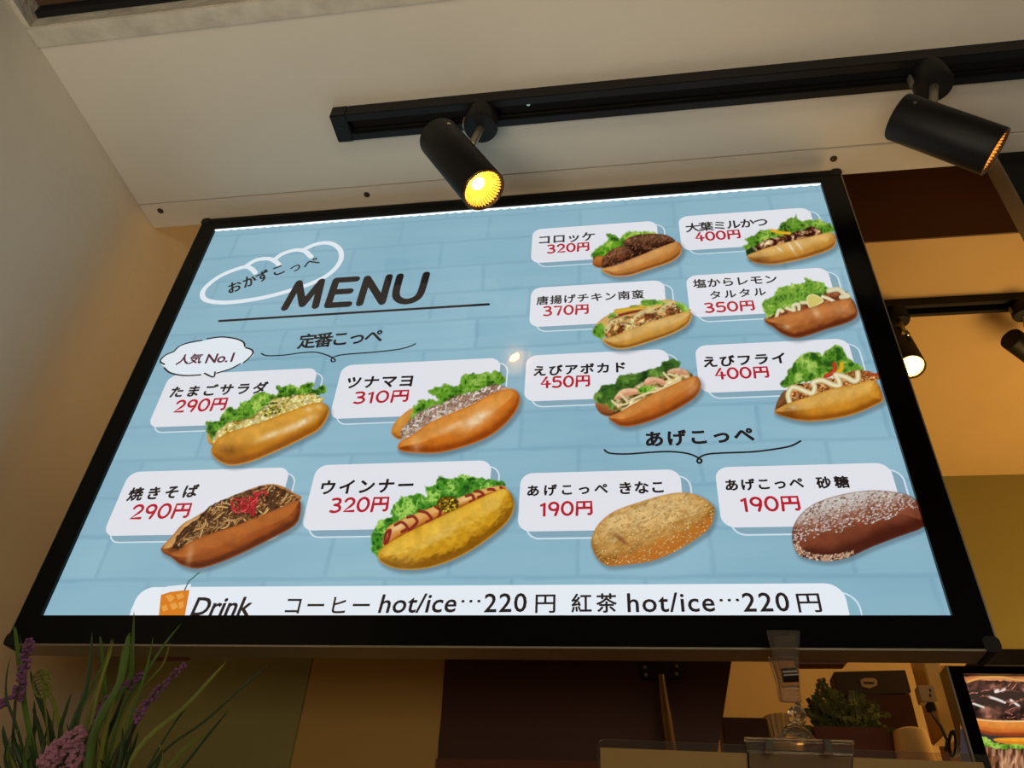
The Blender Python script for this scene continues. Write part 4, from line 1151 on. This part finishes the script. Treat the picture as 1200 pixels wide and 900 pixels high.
A1 = at_depth(567, 223, 0.832); B1 = at_depth(514, 161, 0.905)
A2 = at_depth(1167, 178, 0.763); B2 = at_depth(1051, 136, 0.810)
spot('black spotlight with glowing yellow front above the menu sign, near the track end', 'spotlight', b1, A1, B1, 0.0245, 'ring', 'black track spotlights', 3)
spot('black spotlight pointing right, seen from the side at upper right', 'spotlight', b2, A2, B2, 0.0240, 'side', 'black track spotlights', 3)
# kitchen track
ky = atz(1120, 358, ZK - .01).y
track('light_track', 'black light track on the orange lit kitchen ceiling behind', -0.2, 2.3, ky, ZK, 'black light tracks')
zk2 = ZK - 0.0205
b3 = Vector((atz(1052, 362, zk2).x, ky, zk2)); b4 = Vector((atz(1196, 356, zk2).x, ky, zk2))
A3 = at_depth(1068, 430, 1.50); B3 = at_depth(1050, 396, 1.61)
A4 = at_depth(1222, 424, 1.62); B4 = at_depth(1184, 396, 1.60)
spot('kitchen spotlight glowing white beside the right edge of the menu sign', 'spotlight', b3, A3, B3, 0.0262, 'full', 'black track spotlights', 6)
spot('dim kitchen spotlight turned away at the right edge of the photo', 'spotlight', b4, A4, B4, 0.0228, 'ring', 'black track spotlights', 6)

# ceiling screws
for (a, b, lab) in ((188, 247, 'dark screw head in the ceiling corner at far left'), (430, 228, 'dark screw head in the ceiling left of the yellow spotlight'), (977, 186, 'dark screw head in the ceiling above the sign\'s right corner')):
    v = atz(a, b, ZC)
    o = G().lathe(v, (0, 0, -1), [(-.001, 0.0046), (0.0010, 0.0042), (0.0016, 0.0028), (0.0010, 0.0012), (0.0006, 0)], 18).build('ceiling_screw', M['bolt'], None, smooth=True)
    tag(o, lab, 'screw', 'ceiling screws')

# ================================================================ clear clip and hanging card
yc_ = 0.628
cl = thing('sign_clip', 'clear plastic pivoting clip gripping the bottom of the menu sign frame', 'clip', aty(918, 760, 0.63))


def outline_plate(px, y, th, name, hole=None, m=None, par=None, bev=0.0008):
    g = G().prism([aty(a, b, y) for a, b in px], (0, th, 0)); return g.build(name, m or M['clear'], par or cl, bevel=bev)


yj = 0.6375
outline_plate([(898, 738), (937, 738), (938, 742), (935, 790), (940, 823), (915, 822), (912, 800), (903, 757)], yj - 0.008, 0.003, 'front_jaw')
outline_plate([(899, 768), (904, 770), (914, 800), (918, 822), (913, 822), (909, 800)], yj - 0.011, 0.002, 'side_rib')
outline_plate([(905, 745), (934, 745), (931, 786), (913, 786)], yj - 0.0105, 0.0018, 'grip_recess')
outline_plate([(903, 770), (936, 770), (938, 806), (916, 806)], yj + 0.003, 0.0028, 'rear_jaw')
G().tube([aty(917, 792, yj - 0.0075), aty(934, 791, yj - 0.0075)], 0.0052, 18).build('pivot_barrel', mat('dark_smoked_plastic', (40, 32, 20), 0.15), cl, smooth=True)
G().tube([aty(917, 788.5, yj - 0.0125), aty(934, 787.5, yj - 0.0125)], 0.0012, 10).build('spring_pin', M['chrome'], cl, smooth=True)
for k in range(4):
    outline_plate([(918, 803 + k * 5), (936, 803 + k * 5), (936.5, 805.5 + k * 5), (918.5, 805.5 + k * 5)], yj - 0.0105, 0.0022, 'ridge', bev=0.0003)
jb = aty(934, 842, 0.622)
G().lathe(aty(935, 826, 0.630), aty(932, 868, 0.617) - aty(935, 826, 0.630), [(0, 0), (0, .0022), (.004, .0024), (.0055, .0052), (.0085, .0066), (.012, .0068), (.0155, .0058), (.018, .0040), (.021, .0040), (.022, .0060), (.025, .0085), (.028, .0100), (.028, 0)], 26).build('ball_joint', M['clear'], cl, smooth=True)
outline_plate([(919, 853), (946, 853), (958, 868), (903, 868)], 0.6135, 0.006, 'neck_plate')
outline_plate([(873, 864), (1000, 868), (1001, 884), (876, 881)], 0.6075, 0.0045, 'lower_jaw')
outline_plate([(876, 878), (1000, 882), (999, 915), (878, 915)], 0.6095, 0.0016, 'rear_leaf')
G().tube([aty(872, 866, 0.6065), aty(1001, 870, 0.6065)], 0.0015, 8).build('jaw_bead', M['clear'], cl, smooth=True)
for a in (901, 970):
    g = G()
    g.box((aty(a - 4.5, 870, .6045).x, 0.6045, aty(a, 882, .6045).z), (aty(a + 4.5, 870, .6045).x, 0.608, aty(a, 866, .6045).z))
    g.build('spring_clip', M['steel'], cl, bevel=0.0006)
    G().tube([aty(a - 5, 881 + (a - 901) * .02, .6040), aty(a + 5, 881.4 + (a - 901) * .02, .6040)], 0.0016, 8).build('spring_hook', M['chrome'], cl, smooth=True)

hc = thing('hanging_card', 'cream card in a clear rounded sleeve hanging from the clear clip', 'card', aty(930, 890, 0.615))
sl = [(700, 876), (702, 868.5), (708, 866), (1160, 885), (1168, 888), (1172, 897)]
zb = aty(900, 940, 0.6135).z - 0.03
def cardshape(pts, y): return [Vector((aty(a, b, y).x, y, aty(a, b, y).z)) for a, b in pts]
tp = cardshape(sl, 0.6125); g = G(); g.prism(tp + [Vector((tp[-1].x, .6125, zb)), Vector((tp[0].x, .6125, zb))], (0, 0.0008, 0)); g.build('sleeve', M['sleeve'], hc)
tp = cardshape([(703.5, 876), (1152, 893.5)], 0.6135); g = G(); g.prism([tp[0], tp[1], Vector((tp[1].x, .6135, zb + .004)), Vector((tp[0].x, .6135, zb + .004))], (0, 0.0006, 0)); g.build('card_sheet', M['paper'], hc)

# ================================================================ lower right monitor with food picture
YM = 1.0
mo = thing('food_monitor', 'black framed screen with a glossy chocolate donut picture in the lower right corner', 'screen', aty(1200, 850, YM))
xl_, zt_ = aty(1112, 783, YM).x, aty(1150, 780.5, YM).z
xi_, zi_ = aty(1127, 792, YM + .006).x, aty(1150, 791.5, YM + .006).z
zb_ = H + 0.02; xr_ = xl_ + 0.46
for a, b in (((xl_, zb_), (xi_, zt_)), ((xr_ - (xi_ - xl_), zb_), (xr_, zt_)), ((xi_, zi_), (xr_ - (xi_ - xl_), zt_)), ((xi_, zb_), (xr_ - (xi_ - xl_), zb_ + zt_ - zi_))):
    G().box((a[0], YM, a[1]), (b[0], YM + 0.012, b[1])).build('bezel', M['blackgloss'], mo)
G().box((xl_ - 0.002, YM + 0.001, zb_), (xl_, YM + 0.03, zt_ + .001)).build('side_profile', M['alu'], mo)
G().box((xl_, YM + 0.012, zb_), (xr_, YM + 0.03, zt_)).build('back_shell', M['blackrub'], mo)
G().box((xi_ - .001, YM + 0.0085, zb_ + .005), (xr_ - (xi_ - xl_) + .001, YM + 0.010, zi_ + .001)).build('screen_panel', print_mat('screen_brown', (58, 44, 36), .9), mo)
cr = crop(1080, 740, 5.625)
p = Pic([(255, 270), (255, 1080), (1100, 270), (1100, 1080)], cr, step=0.8, pad=0)
p.over(C(58, 50, 52), np.ones(p.X.shape))
p.bun([(255, 330), (300, 300), (400, 283), (560, 283), (760, 300), (1000, 330), (1000, 640), (255, 640)], C(120, 58, 26), C(176, 100, 50), C(206, 140, 90), None, 5, .25)
e_ = p.fill([(200, 345), (300, 330), (400, 322), (520, 325), (760, 340), (1100, 350), (1100, 560), (700, 585), (500, 582), (400, 575), (340, 560), (270, 480)], [(30, 18, 14), (60, 40, 34), (110, 70, 56), (180, 120, 100)], 402, 12, 1)
d_ = p.poly([(230, 400), (300, 385), (430, 378), (600, 385), (800, 400), (800, 480), (640, 500), (480, 505), (330, 495), (250, 460)]); p.over(C(62, 46, 38), sm(-2, 4, d_))
for q, w_ in (([(490, 395), (545, 380)], 4), ([(445, 432), (490, 445), (550, 468)], 2.6), ([(585, 450), (640, 490)], 2.6), ([(340, 475), (410, 500)], 2)): p.line(q, w_, (236, 224, 214))
p.line([(300, 335), (400, 305), (520, 300), (640, 320), (1000, 345)], 1.6, (230, 170, 90)); p.strands(e_, 60, [(180, 110, 90), (120, 74, 60)], 9, 1.2, -.3, .6, 3)
p.bun([(330, 578), (500, 590), (800, 590), (1100, 590), (1100, 690), (700, 692), (500, 688), (400, 672), (350, 640)], C(140, 60, 26), C(206, 110, 44), C(226, 140, 60), None, 8, .1, rim=0)
p.line([(335, 577), (500, 592), (700, 592), (1000, 590)], 1.8, (236, 190, 130))
p.bun([(470, 712), (560, 700), (800, 702), (1100, 705), (1100, 760), (800, 752), (560, 742)], C(190, 96, 16), C(232, 140, 30), C(244, 170, 60), None, 9, .1)
p.greens([(370, 690), (430, 705), (520, 740), (640, 745), (900, 745), (900, 790), (640, 790), (480, 790), (390, 750)], 410, 3, dk=(26, 50, 10))
p.fill([(395, 760), (480, 770), (640, 775), (1100, 780), (1100, 1100), (380, 1100), (380, 800)], [(60, 30, 20), (150, 100, 70), (206, 160, 120), (110, 60, 40)], 420, 8, 2, sx=.5, sy=2.5)
zz_ = zi_
p.build('screen_picture', mo, YM + 0.0080, YM + 0.0080, 'chocolate glazed donut with orange rim picture')

# ================================================================ kitchen shelf things behind the clip
YS = 1.25
sh = G().box((0.02, 1.16, H + 0.26), (0.42, 1.46, H + 0.282)).build('wooden_shelf', M['redwood'], bevel=0.002)
tag(sh, 'reddish wooden shelf mostly hidden behind the hanging card', 'shelf')
SZ = H + 0.282
ll, rr_ = aty(845, 840, 1.20), aty(903, 872, 1.20)
tag(G().box((ll.x, 1.20, SZ), (rr_.x, 1.26, ll.z)).build('dark_box', M['brown'], bevel=0.002), 'dark reddish brown block left of the clear clip, beside the brown board', 'box')
# planter
x0, x1 = aty(955, 860, YS).x, aty(1043, 860, YS).x; zt = aty(1000, 852, YS).z
pn = thing('fern_planter', 'bushy dark green fern in a brown wooden box planter behind the clip', 'plant', ((x0 + x1) / 2, YS + .05, SZ))
G().box((x0, YS, SZ), (x1, YS + 0.012, zt)).box((x0, YS + .10, SZ), (x1, YS + .112, zt)).box((x0, YS + .012, SZ), (x0 + .01, YS + .10, zt)).box((x1 - .01, YS + .012, SZ), (x1, YS + .10, zt)).box((x0 + .01, YS + .012, SZ), (x1 - .01, YS + .10, SZ + .012)).build('planter_box', M['redwood'], pn)
G().box((x0 + .01, YS + .012, SZ + .012), (x1 - .01, YS + .10, zt - .006)).build('soil', M['darkback'], pn)
rnd = random.Random(3)
def frond(tip, root, w, m, parent, leaves=12):
    g = G(); r0 = Vector(root); r1 = Vector(tip); mid_ = r0.lerp(r1, .5) + Vector((0, 0, (r1 - r0).length * .12))
    pts = [r0.lerp(mid_, k / 4).lerp(mid_.lerp(r1, k / 4), k / 4) for k in range(5)]
    g.tube(pts, [0.0008] * 5, 4)
    for k in range(leaves):
        t = .25 + .75 * k / leaves; c = r0.lerp(mid_, t).lerp(mid_.lerp(r1, t), t)
        for s_ in (-1, 1):
            d = Vector((s_ * (0.6 + rnd.random() * .5), rnd.uniform(-.6, .6), rnd.uniform(.1, .8))).normalized() * w * (1.15 - .6 * t)
            q = d.cross(Vector((rnd.uniform(-.3, .3), -1, rnd.uniform(-.3, .3)))).normalized() * w * .30
            g.add([c, c + d * .5 + q, c + d, c + d * .5 - q], [(0, 1, 2, 3)])
    return g.build('frond', m, parent)
tips = [(962, 798), (972, 806), (985, 812), (995, 806), (950, 818), (1005, 815), (1018, 820), (1030, 826), (945, 835), (940, 850), (1040, 838), (960, 825), (978, 826), (1000, 828), (1012, 836), (1024, 842), (952, 845), (968, 840), (990, 838), (982, 845), (1035, 850), (938, 862), (1005, 846), (945, 868), (1046, 858)]
for (a, b) in tips:
    for rep in range(2):
        yy = YS + rnd.uniform(-.012, .07)
        root = (x0 + (x1 - x0) * rnd.uniform(.12, .88), YS + rnd.uniform(.03, .08), zt - .012)
        frond(aty(a + rnd.uniform(-6, 6), b + rnd.uniform(-4, 6), yy), root, 0.015, M['fern'], pn, 11)
# dark cardboard box standing on blocks behind the plant, with pale label
yb_ = 1.40
bx_ = thing('cardboard_box', 'dark cardboard box with a pale label behind the fern planter', 'box', aty(1020, 810, yb_))
q = [aty(977, 787, yb_), aty(1061, 785, yb_), aty(1068, 811, yb_), aty(983, 814, yb_)]
G().prism(q, (0, .045, 0)).build('lid', M['card'], bx_, bevel=0.001)
q = [aty(992, 813, yb_ + .004), aty(1066, 811, yb_ + .004)]
G().box((q[0].x, yb_ + .004, SZ), (q[1].x, yb_ + .04, q[0].z)).build('box_body', M['brown'], bx_)
q = [aty(1008, 797, yb_ - .001), aty(1013, 794.5, yb_ - .001), aty(1024, 794.5, yb_ - .001), aty(1028, 797, yb_ - .001), aty(1028, 803, yb_ - .001), aty(1019, 806.5, yb_ - .001), aty(1010, 804, yb_ - .001)]
G().prism(q, (0, .001, 0)).build('pale_label', M['labelp'], bx_)
G().box((aty(1012, 799, yb_ - .0015).x, yb_ - .0018, aty(1012, 801.5, yb_ - .0018).z), (aty(1024, 799, yb_ - .0018).x, yb_ - .001, aty(1012, 799, yb_ - .0018).z)).build('label_line', M['card'], bx_)
# cup
cc = aty(1074, 868, 1.205); ru = (aty(1097, 880, 1.2).x - aty(1049, 880, 1.2).x) / 2
zt = aty(1070, 850, 1.2).z
o = thing('ceramic_cup', 'plain cream upturned cup right of the fern planter', 'cup', (cc.x, 1.2 + ru, SZ))
G().lathe((cc.x, 1.2 + ru, SZ), (0, 0, 1), [(0.002, ru * .98), (0, ru * 1.0), (0.003, ru * 1.02), (zt - SZ - .006, ru * .84), (zt - SZ - .001, ru * .79), (zt - SZ, ru * .72), (zt - SZ, 0)], 48).build('cup_body', M['cup'], o, smooth=True)
G().lathe((cc.x, 1.2 + ru, zt), (0, 0, 1), [(0, ru * .55), (.002, ru * .55), (.002, ru * .5), (0, ru * .5)], 32).build('foot_ring', M['cup'], o, smooth=True)
# pale post, socket block, cord coil
x0, x1 = aty(1088, 800, 1.30).x, aty(1108, 800, 1.30).x
tag(G().box((x0, 1.30, H + 0.355), (x1, 1.36, H + 0.62)).build('wall_duct', M['cup'], bevel=0.002), 'pale tan square duct beside the lower right screen', 'duct')
so = thing('power_socket', 'small off-white power socket with plug beside the pale duct', 'socket', aty(1088, 812, 1.28))
v = aty(1080, 822, 1.28); v2 = aty(1094, 803, 1.28)
G().box((v.x, 1.28, v.z), (v2.x, 1.30, v2.z)).build('socket_body', M['socket'], so, bevel=0.001)
for (a, b) in ((1090, 809), (1090, 815)):
    v = aty(a, b, 1.2795); G().box((v.x - .001, 1.2788, v.z - .002), (v.x + .001, 1.2802, v.z + .002)).build('socket_hole', M['darkback'], so)
v = aty(1090, 823, 1.275); G().box((v.x - .005, 1.272, v.z - .012), (v.x + .005, 1.286, v.z)).build('plug', M['blackrub'], so, bevel=0.001)
g = G().tube([v + Vector((0, .003, -.01)), aty(1093, 838, 1.27), aty(1103, 852, 1.26), aty(1110, 868, 1.25), aty(1108, 880, 1.25)], 0.0022, 8)
for k in range(4):
    pts = [];
    for i in range(17):
        a_ = 2 * math.pi * i / 16
        pts.append(aty(1118 + (4 + k * 1.2) * math.cos(a_) + (k - 1.5) * 1.2, 872 + 15 * math.sin(a_), 1.25 + .004 * k))
    g.tube(pts, 0.0022, 6)
g.build('power_cord', M['blackrub'], so, smooth=True, label='black cord hanging in a coil')
# tan wall post between coil and monitor
tag(G().box((aty(1101, 840, 1.42).x, 1.42, 0.0), (aty(1131, 860, 1.42).x, 1.46, H + 0.50)).build('wooden_post', M['beige']), 'tan painted upright post left of the lower right screen', 'post')
# frilled paper cup
v = aty(918, 874, 1.22); v1 = aty(916, 836, 1.22)
g = G(); n = 36; prof = [(0, .012), (.018, .016), ((v1 - v).length, .022)]
vs = []
for (h_, r_) in prof:
    for k in range(n):
        r2 = r_ * (1 + (.10 if k % 2 else -.02)); a_ = 2 * math.pi * k / n; vs.append((v.x + .004 + r2 * math.cos(a_), 1.24 + r2 * math.sin(a_), SZ + h_ * ((v1.z - SZ) / prof[-1][0])))
g.add(vs, [(i * n + k, i * n + (k + 1) % n, (i + 1) * n + (k + 1) % n, (i + 1) * n + k) for i in range(2) for k in range(n)] + [tuple(range(n))])
tag(g.build('paper_cup', M['cup']), 'small pale frilled paper cup just left of the clear clip', 'cup')

# ================================================================ shelf under the sign's right end (dark band)
v = aty(1150, 765, 1.3); 
tag(G().box((aty(1150, 770, 1.05).x, 1.05, aty(1190, 779, 1.05).z), (1.6, 1.12, aty(1190, 779, 1.05).z + 0.02)).build('upper_shelf', M['card'], bevel=0.001), 'dark shelf above the lower right screen', 'shelf')

# ================================================================ grass and lavender plant
base = Vector((-0.315, 0.44, H + 0.045))
pt = thing('lavender_planter', 'artificial grass and lavender plant at lower left in front of the sign', 'plant', base)
g = G().lathe(base + Vector((0, 0, -.16)), (0, 0, 1), [(0, 0), (0, .045), (.004, .05), (.15, .066), (.16, .070), (.16, .064), (.152, .060), (.145, 0)], 40)
g.build('pot', M['terra'], pt, smooth=True)
rnd = random.Random(11)


def blade(path, wpx, m, y0, y1, dep=0.0):
    path = [(95 + (path[0][0] - 95) * .55, 985)] + list(path[1:] if path[0][1] > 920 else path); pp_ = catmull(path, n=5); N = len(pp_); pts = [aty(q[0], q[1], y0 + (y1 - y0) * i / (N - 1)) for i, q in enumerate(pp_)]
    g = G(); w0 = wpx * 0.00052; L_ = []; R_ = []; Mi = []
    for i, q in enumerate(pts):
        t = pts[min(i + 1, N - 1)] - pts[max(i - 1, 0)]; t.normalize()
        s_ = t.cross(Vector((rnd.uniform(-.05, .05), -1, 0.3))).normalized()
        w = w0 * math.sin(math.pi * min(1, .25 + .75 * (i / (N - 1)))) ** .7 + 1e-5
        L_.append(q - s_ * w / 2); R_.append(q + s_ * w / 2); Mi.append(q + Vector((0, w * .35, 0)))
    g.add(L_ + Mi + R_, [(i, i + 1, N + i + 1, N + i) for i in range(N - 1)] + [(N + i, N + i + 1, 2 * N + i + 1, 2 * N + i) for i in range(N - 1)])
    return g.build('grass_blade', m, pt, smooth=True, split=80)


gr = [  # (path root->tip, width px, shade)
    ([(98, 925), (112, 860), (150, 800), (155, 762), (157, 716)], 7, 'leaf'), ([(92, 925), (110, 860), (140, 800), (150, 750), (153, 742)], 9, 'leaf'),
    ([(110, 925), (140, 840), (170, 790), (195, 752), (213, 730)], 5, 'leaf'), ([(125, 925), (160, 880), (215, 830), (250, 792), (265, 776)], 6, 'leafy'),
    ([(140, 925), (185, 888), (240, 845), (290, 800), (318, 777)], 4, 'leaf2'), ([(170, 925), (210, 885), (245, 858), (271, 829)], 7, 'leafy'),
    ([(190, 925), (225, 885), (255, 848), (268, 832)], 4, 'leaf2'), ([(60, 925), (80, 870), (100, 810), (106, 770), (108, 740)], 6, 'leaf2'),
    ([(115, 925), (125, 860), (122, 800), (119, 760), (117, 745)], 6, 'leaf'), ([(80, 925), (98, 860), (120, 790), (131, 748)], 4, 'leafy'),
    ([(35, 925), (35, 860), (25, 800), (18, 740), (16, 736)], 6, 'leaf'), ([(30, 925), (32, 850), (28, 780), (23, 743)], 4, 'leaf2'),
    ([(20, 925), (22, 860), (8, 820), (8, 790), (13, 768)], 3, 'leaf2'), ([(75, 925), (60, 860), (42, 810), (35, 785)], 7, 'leaf2'),
    ([(85, 925), (70, 850), (52, 800), (44, 785)], 5, 'leafy'), ([(60, 925), (70, 870), (78, 830), (84, 812)], 5, 'leaf2'),
    ([(90, 925), (105, 860), (118, 800), (128, 770), (133, 748)], 4, 'leafy'), ([(70, 925), (88, 860), (105, 810), (130, 760)], 5, 'leaf'),
    ([(105, 925), (125, 850), (138, 800), (144, 757)], 5, 'leafy'), ([(120, 925), (150, 850), (170, 790), (180, 745)], 4, 'leaf'),
    ([(115, 925), (142, 860), (160, 815), (190, 780), (199, 752)], 4, 'leafy'), ([(45, 925), (40, 880), (41, 850), (40, 820)], 6, 'leaf2'),
    ([(130, 925), (150, 870), (175, 820), (195, 800)], 5, 'leaf2'), ([(55, 925), (50, 870), (38, 830)], 6, 'leaf2'), ([(10, 925), (10, 880), (3, 850)], 6, 'leaf2'),
    ([(25, 925), (20, 880), (14, 860)], 6, 'leaf2'), ([(100, 925), (120, 880), (135, 840), (150, 800)], 7, 'leaf2'), ([(85, 985), (95, 880), (110, 850), (118, 820)], 7, 'leaf2'),
    ([(150, 925), (190, 870), (225, 820), (235, 808)], 3, 'leaf2'), ([(30, 925), (48, 890), (60, 860), (64, 820)], 4, 'leafy'),
]
for i, (pth, w_, s_) in enumerate(gr):
    yb0 = 0.44 + rnd.uniform(-.012, .012)
    blade([(x, yy) for x, yy in pth], w_, M[s_], yb0, yb0 + rnd.uniform(-.02, .03))
for i in range(46):   # dense tuft low down
    x = rnd.uniform(-8, 190); tx = x + rnd.uniform(-28, 40); ty = rnd.uniform(845, 895) + max(0, (x - 130)) * .25
    blade([(x * .8 + 15, 945), (x * .5 + tx * .5, (ty + 940) / 2), (tx, ty)], rnd.uniform(3, 6), M[rnd.choice(['leaf2', 'leaf2', 'leaf', 'leafy'])], .44, .44 + rnd.uniform(-.04, .03))


def spike(path, wpx, m, y):
    pp_ = catmull(path, n=8); N = len(pp_); pts = [aty(q[0], q[1], y) for q in pp_]; g = G()
    tot = sum((pts[i + 1] - pts[i]).length for i in range(N - 1)); k = max(40, int(tot / (0.00036 if wpx < 16 else .00013))); r = random.Random(int(wpx * 7 + path[0][0]))
    for i in range(k):
        t = i / (k - 1) * (N - 1); j = min(int(t), N - 2); c = pts[j].lerp(pts[j + 1], t - j); tt = (pts[j + 1] - pts[j]).normalized()
        rad = wpx * .00052 * .62 * (1 - .45 * (i / k)) * (0.8 + .3 * math.sin(i * .9))
        a_ = r.uniform(0, 6.28); u = tt.orthogonal().normalized(); v_ = tt.cross(u); d = (u * math.cos(a_) + v_ * math.sin(a_)) * .9 + tt * .55; d.normalize()
        es_ = min(rad * .5, .0019); e1 = d.orthogonal().normalized() * es_; e2_ = d.cross(e1.normalized()) * es_; p0 = c + d * rad * .25; p1 = c + d * rad * 1.1; pm_ = c + d * rad * .75
        g.add([p0, pm_ + e1, pm_ + e2_, pm_ - e1, pm_ - e2_, p1], [(0, 1, 2), (0, 2, 3), (0, 3, 4), (0, 4, 1), (5, 2, 1), (5, 3, 2), (5, 4, 3), (5, 1, 4)])
    o = g.build('flower_spike', m, pt)
    G().tube(pts, 0.0008, 5).build('flower_stem', M['stem'], o)
    return o


spike([(18, 822), (26, 795), (31, 765), (35, 752)], 15, M['lav'], .43)
spike([(108, 850), (125, 825), (138, 808), (150, 802)], 14, M['lav'], .445)
spike([(148, 808), (158, 797), (168, 791)], 12, M['lav'], .447)
spike([(155, 848), (175, 822), (195, 800), (216, 779)], 12, M['lav'], .44)
spike([(52, 905), (62, 885), (78, 870), (95, 858)], 22, M['lav2'], .42)
spike([(-6, 832), (2, 824), (6, 822)], 14, M['lav'], .43)
spike([(76, 912), (86, 892), (92, 870)], 18, M['lav2'], .425)
for pth in ([(40, 985), (14, 880), (18, 822)], [(85, 925), (95, 880), (108, 850)], [(110, 985), (138, 880), (155, 848)], [(60, 985), (52, 905)]):
    G().tube([aty(a, b, .44) for a, b in pth], 0.0009, 6).build('flower_stem', M['stem'], pt)
# veined oval leaf: outline ring and ribs of wire
g = G()
cx_, cy_ = 50, 801
ring = [aty(cx_ + 11.5 * math.cos(t_ * math.pi / 10) + 0.0, cy_ + 17 * math.sin(t_ * math.pi / 10), .455) for t_ in range(21)]
g.tube(ring, 0.0006, 5)
for k in range(-3, 4):
    xx = 11.5 * math.sqrt(max(0, 1 - (k * 4.6 / 17) ** 2))
    g.tube([aty(cx_ - xx, cy_ + k * 4.6 + 2.5, .455), aty(cx_, cy_ + k * 4.6 - 2.5, .455), aty(cx_ + xx, cy_ + k * 4.6 + 2.5, .455)], 0.0006, 5)
g.tube([aty(cx_, cy_ - 17, .455), aty(cx_ + 2, cy_ + 17, .455), aty(cx_ + 12, 925, .45)], 0.0006, 5)
g.build('veined_leaf', M['leafy'], pt)
# unseen ledge under the planter, extended forward to block the upward fill
lz = H - 0.115
tag(G().box((XL + .006, 0.04, lz - 0.03), (2.3, 0.60, lz)).box((XL + .006, 0.16, 0), (2.3, 0.54, lz - 0.03)).build('light_blocking_ledge', M['redwood'], bevel=0.003), 'unseen wooden ledge below the frame, carries the lavender planter and blocks light from below', 'counter')
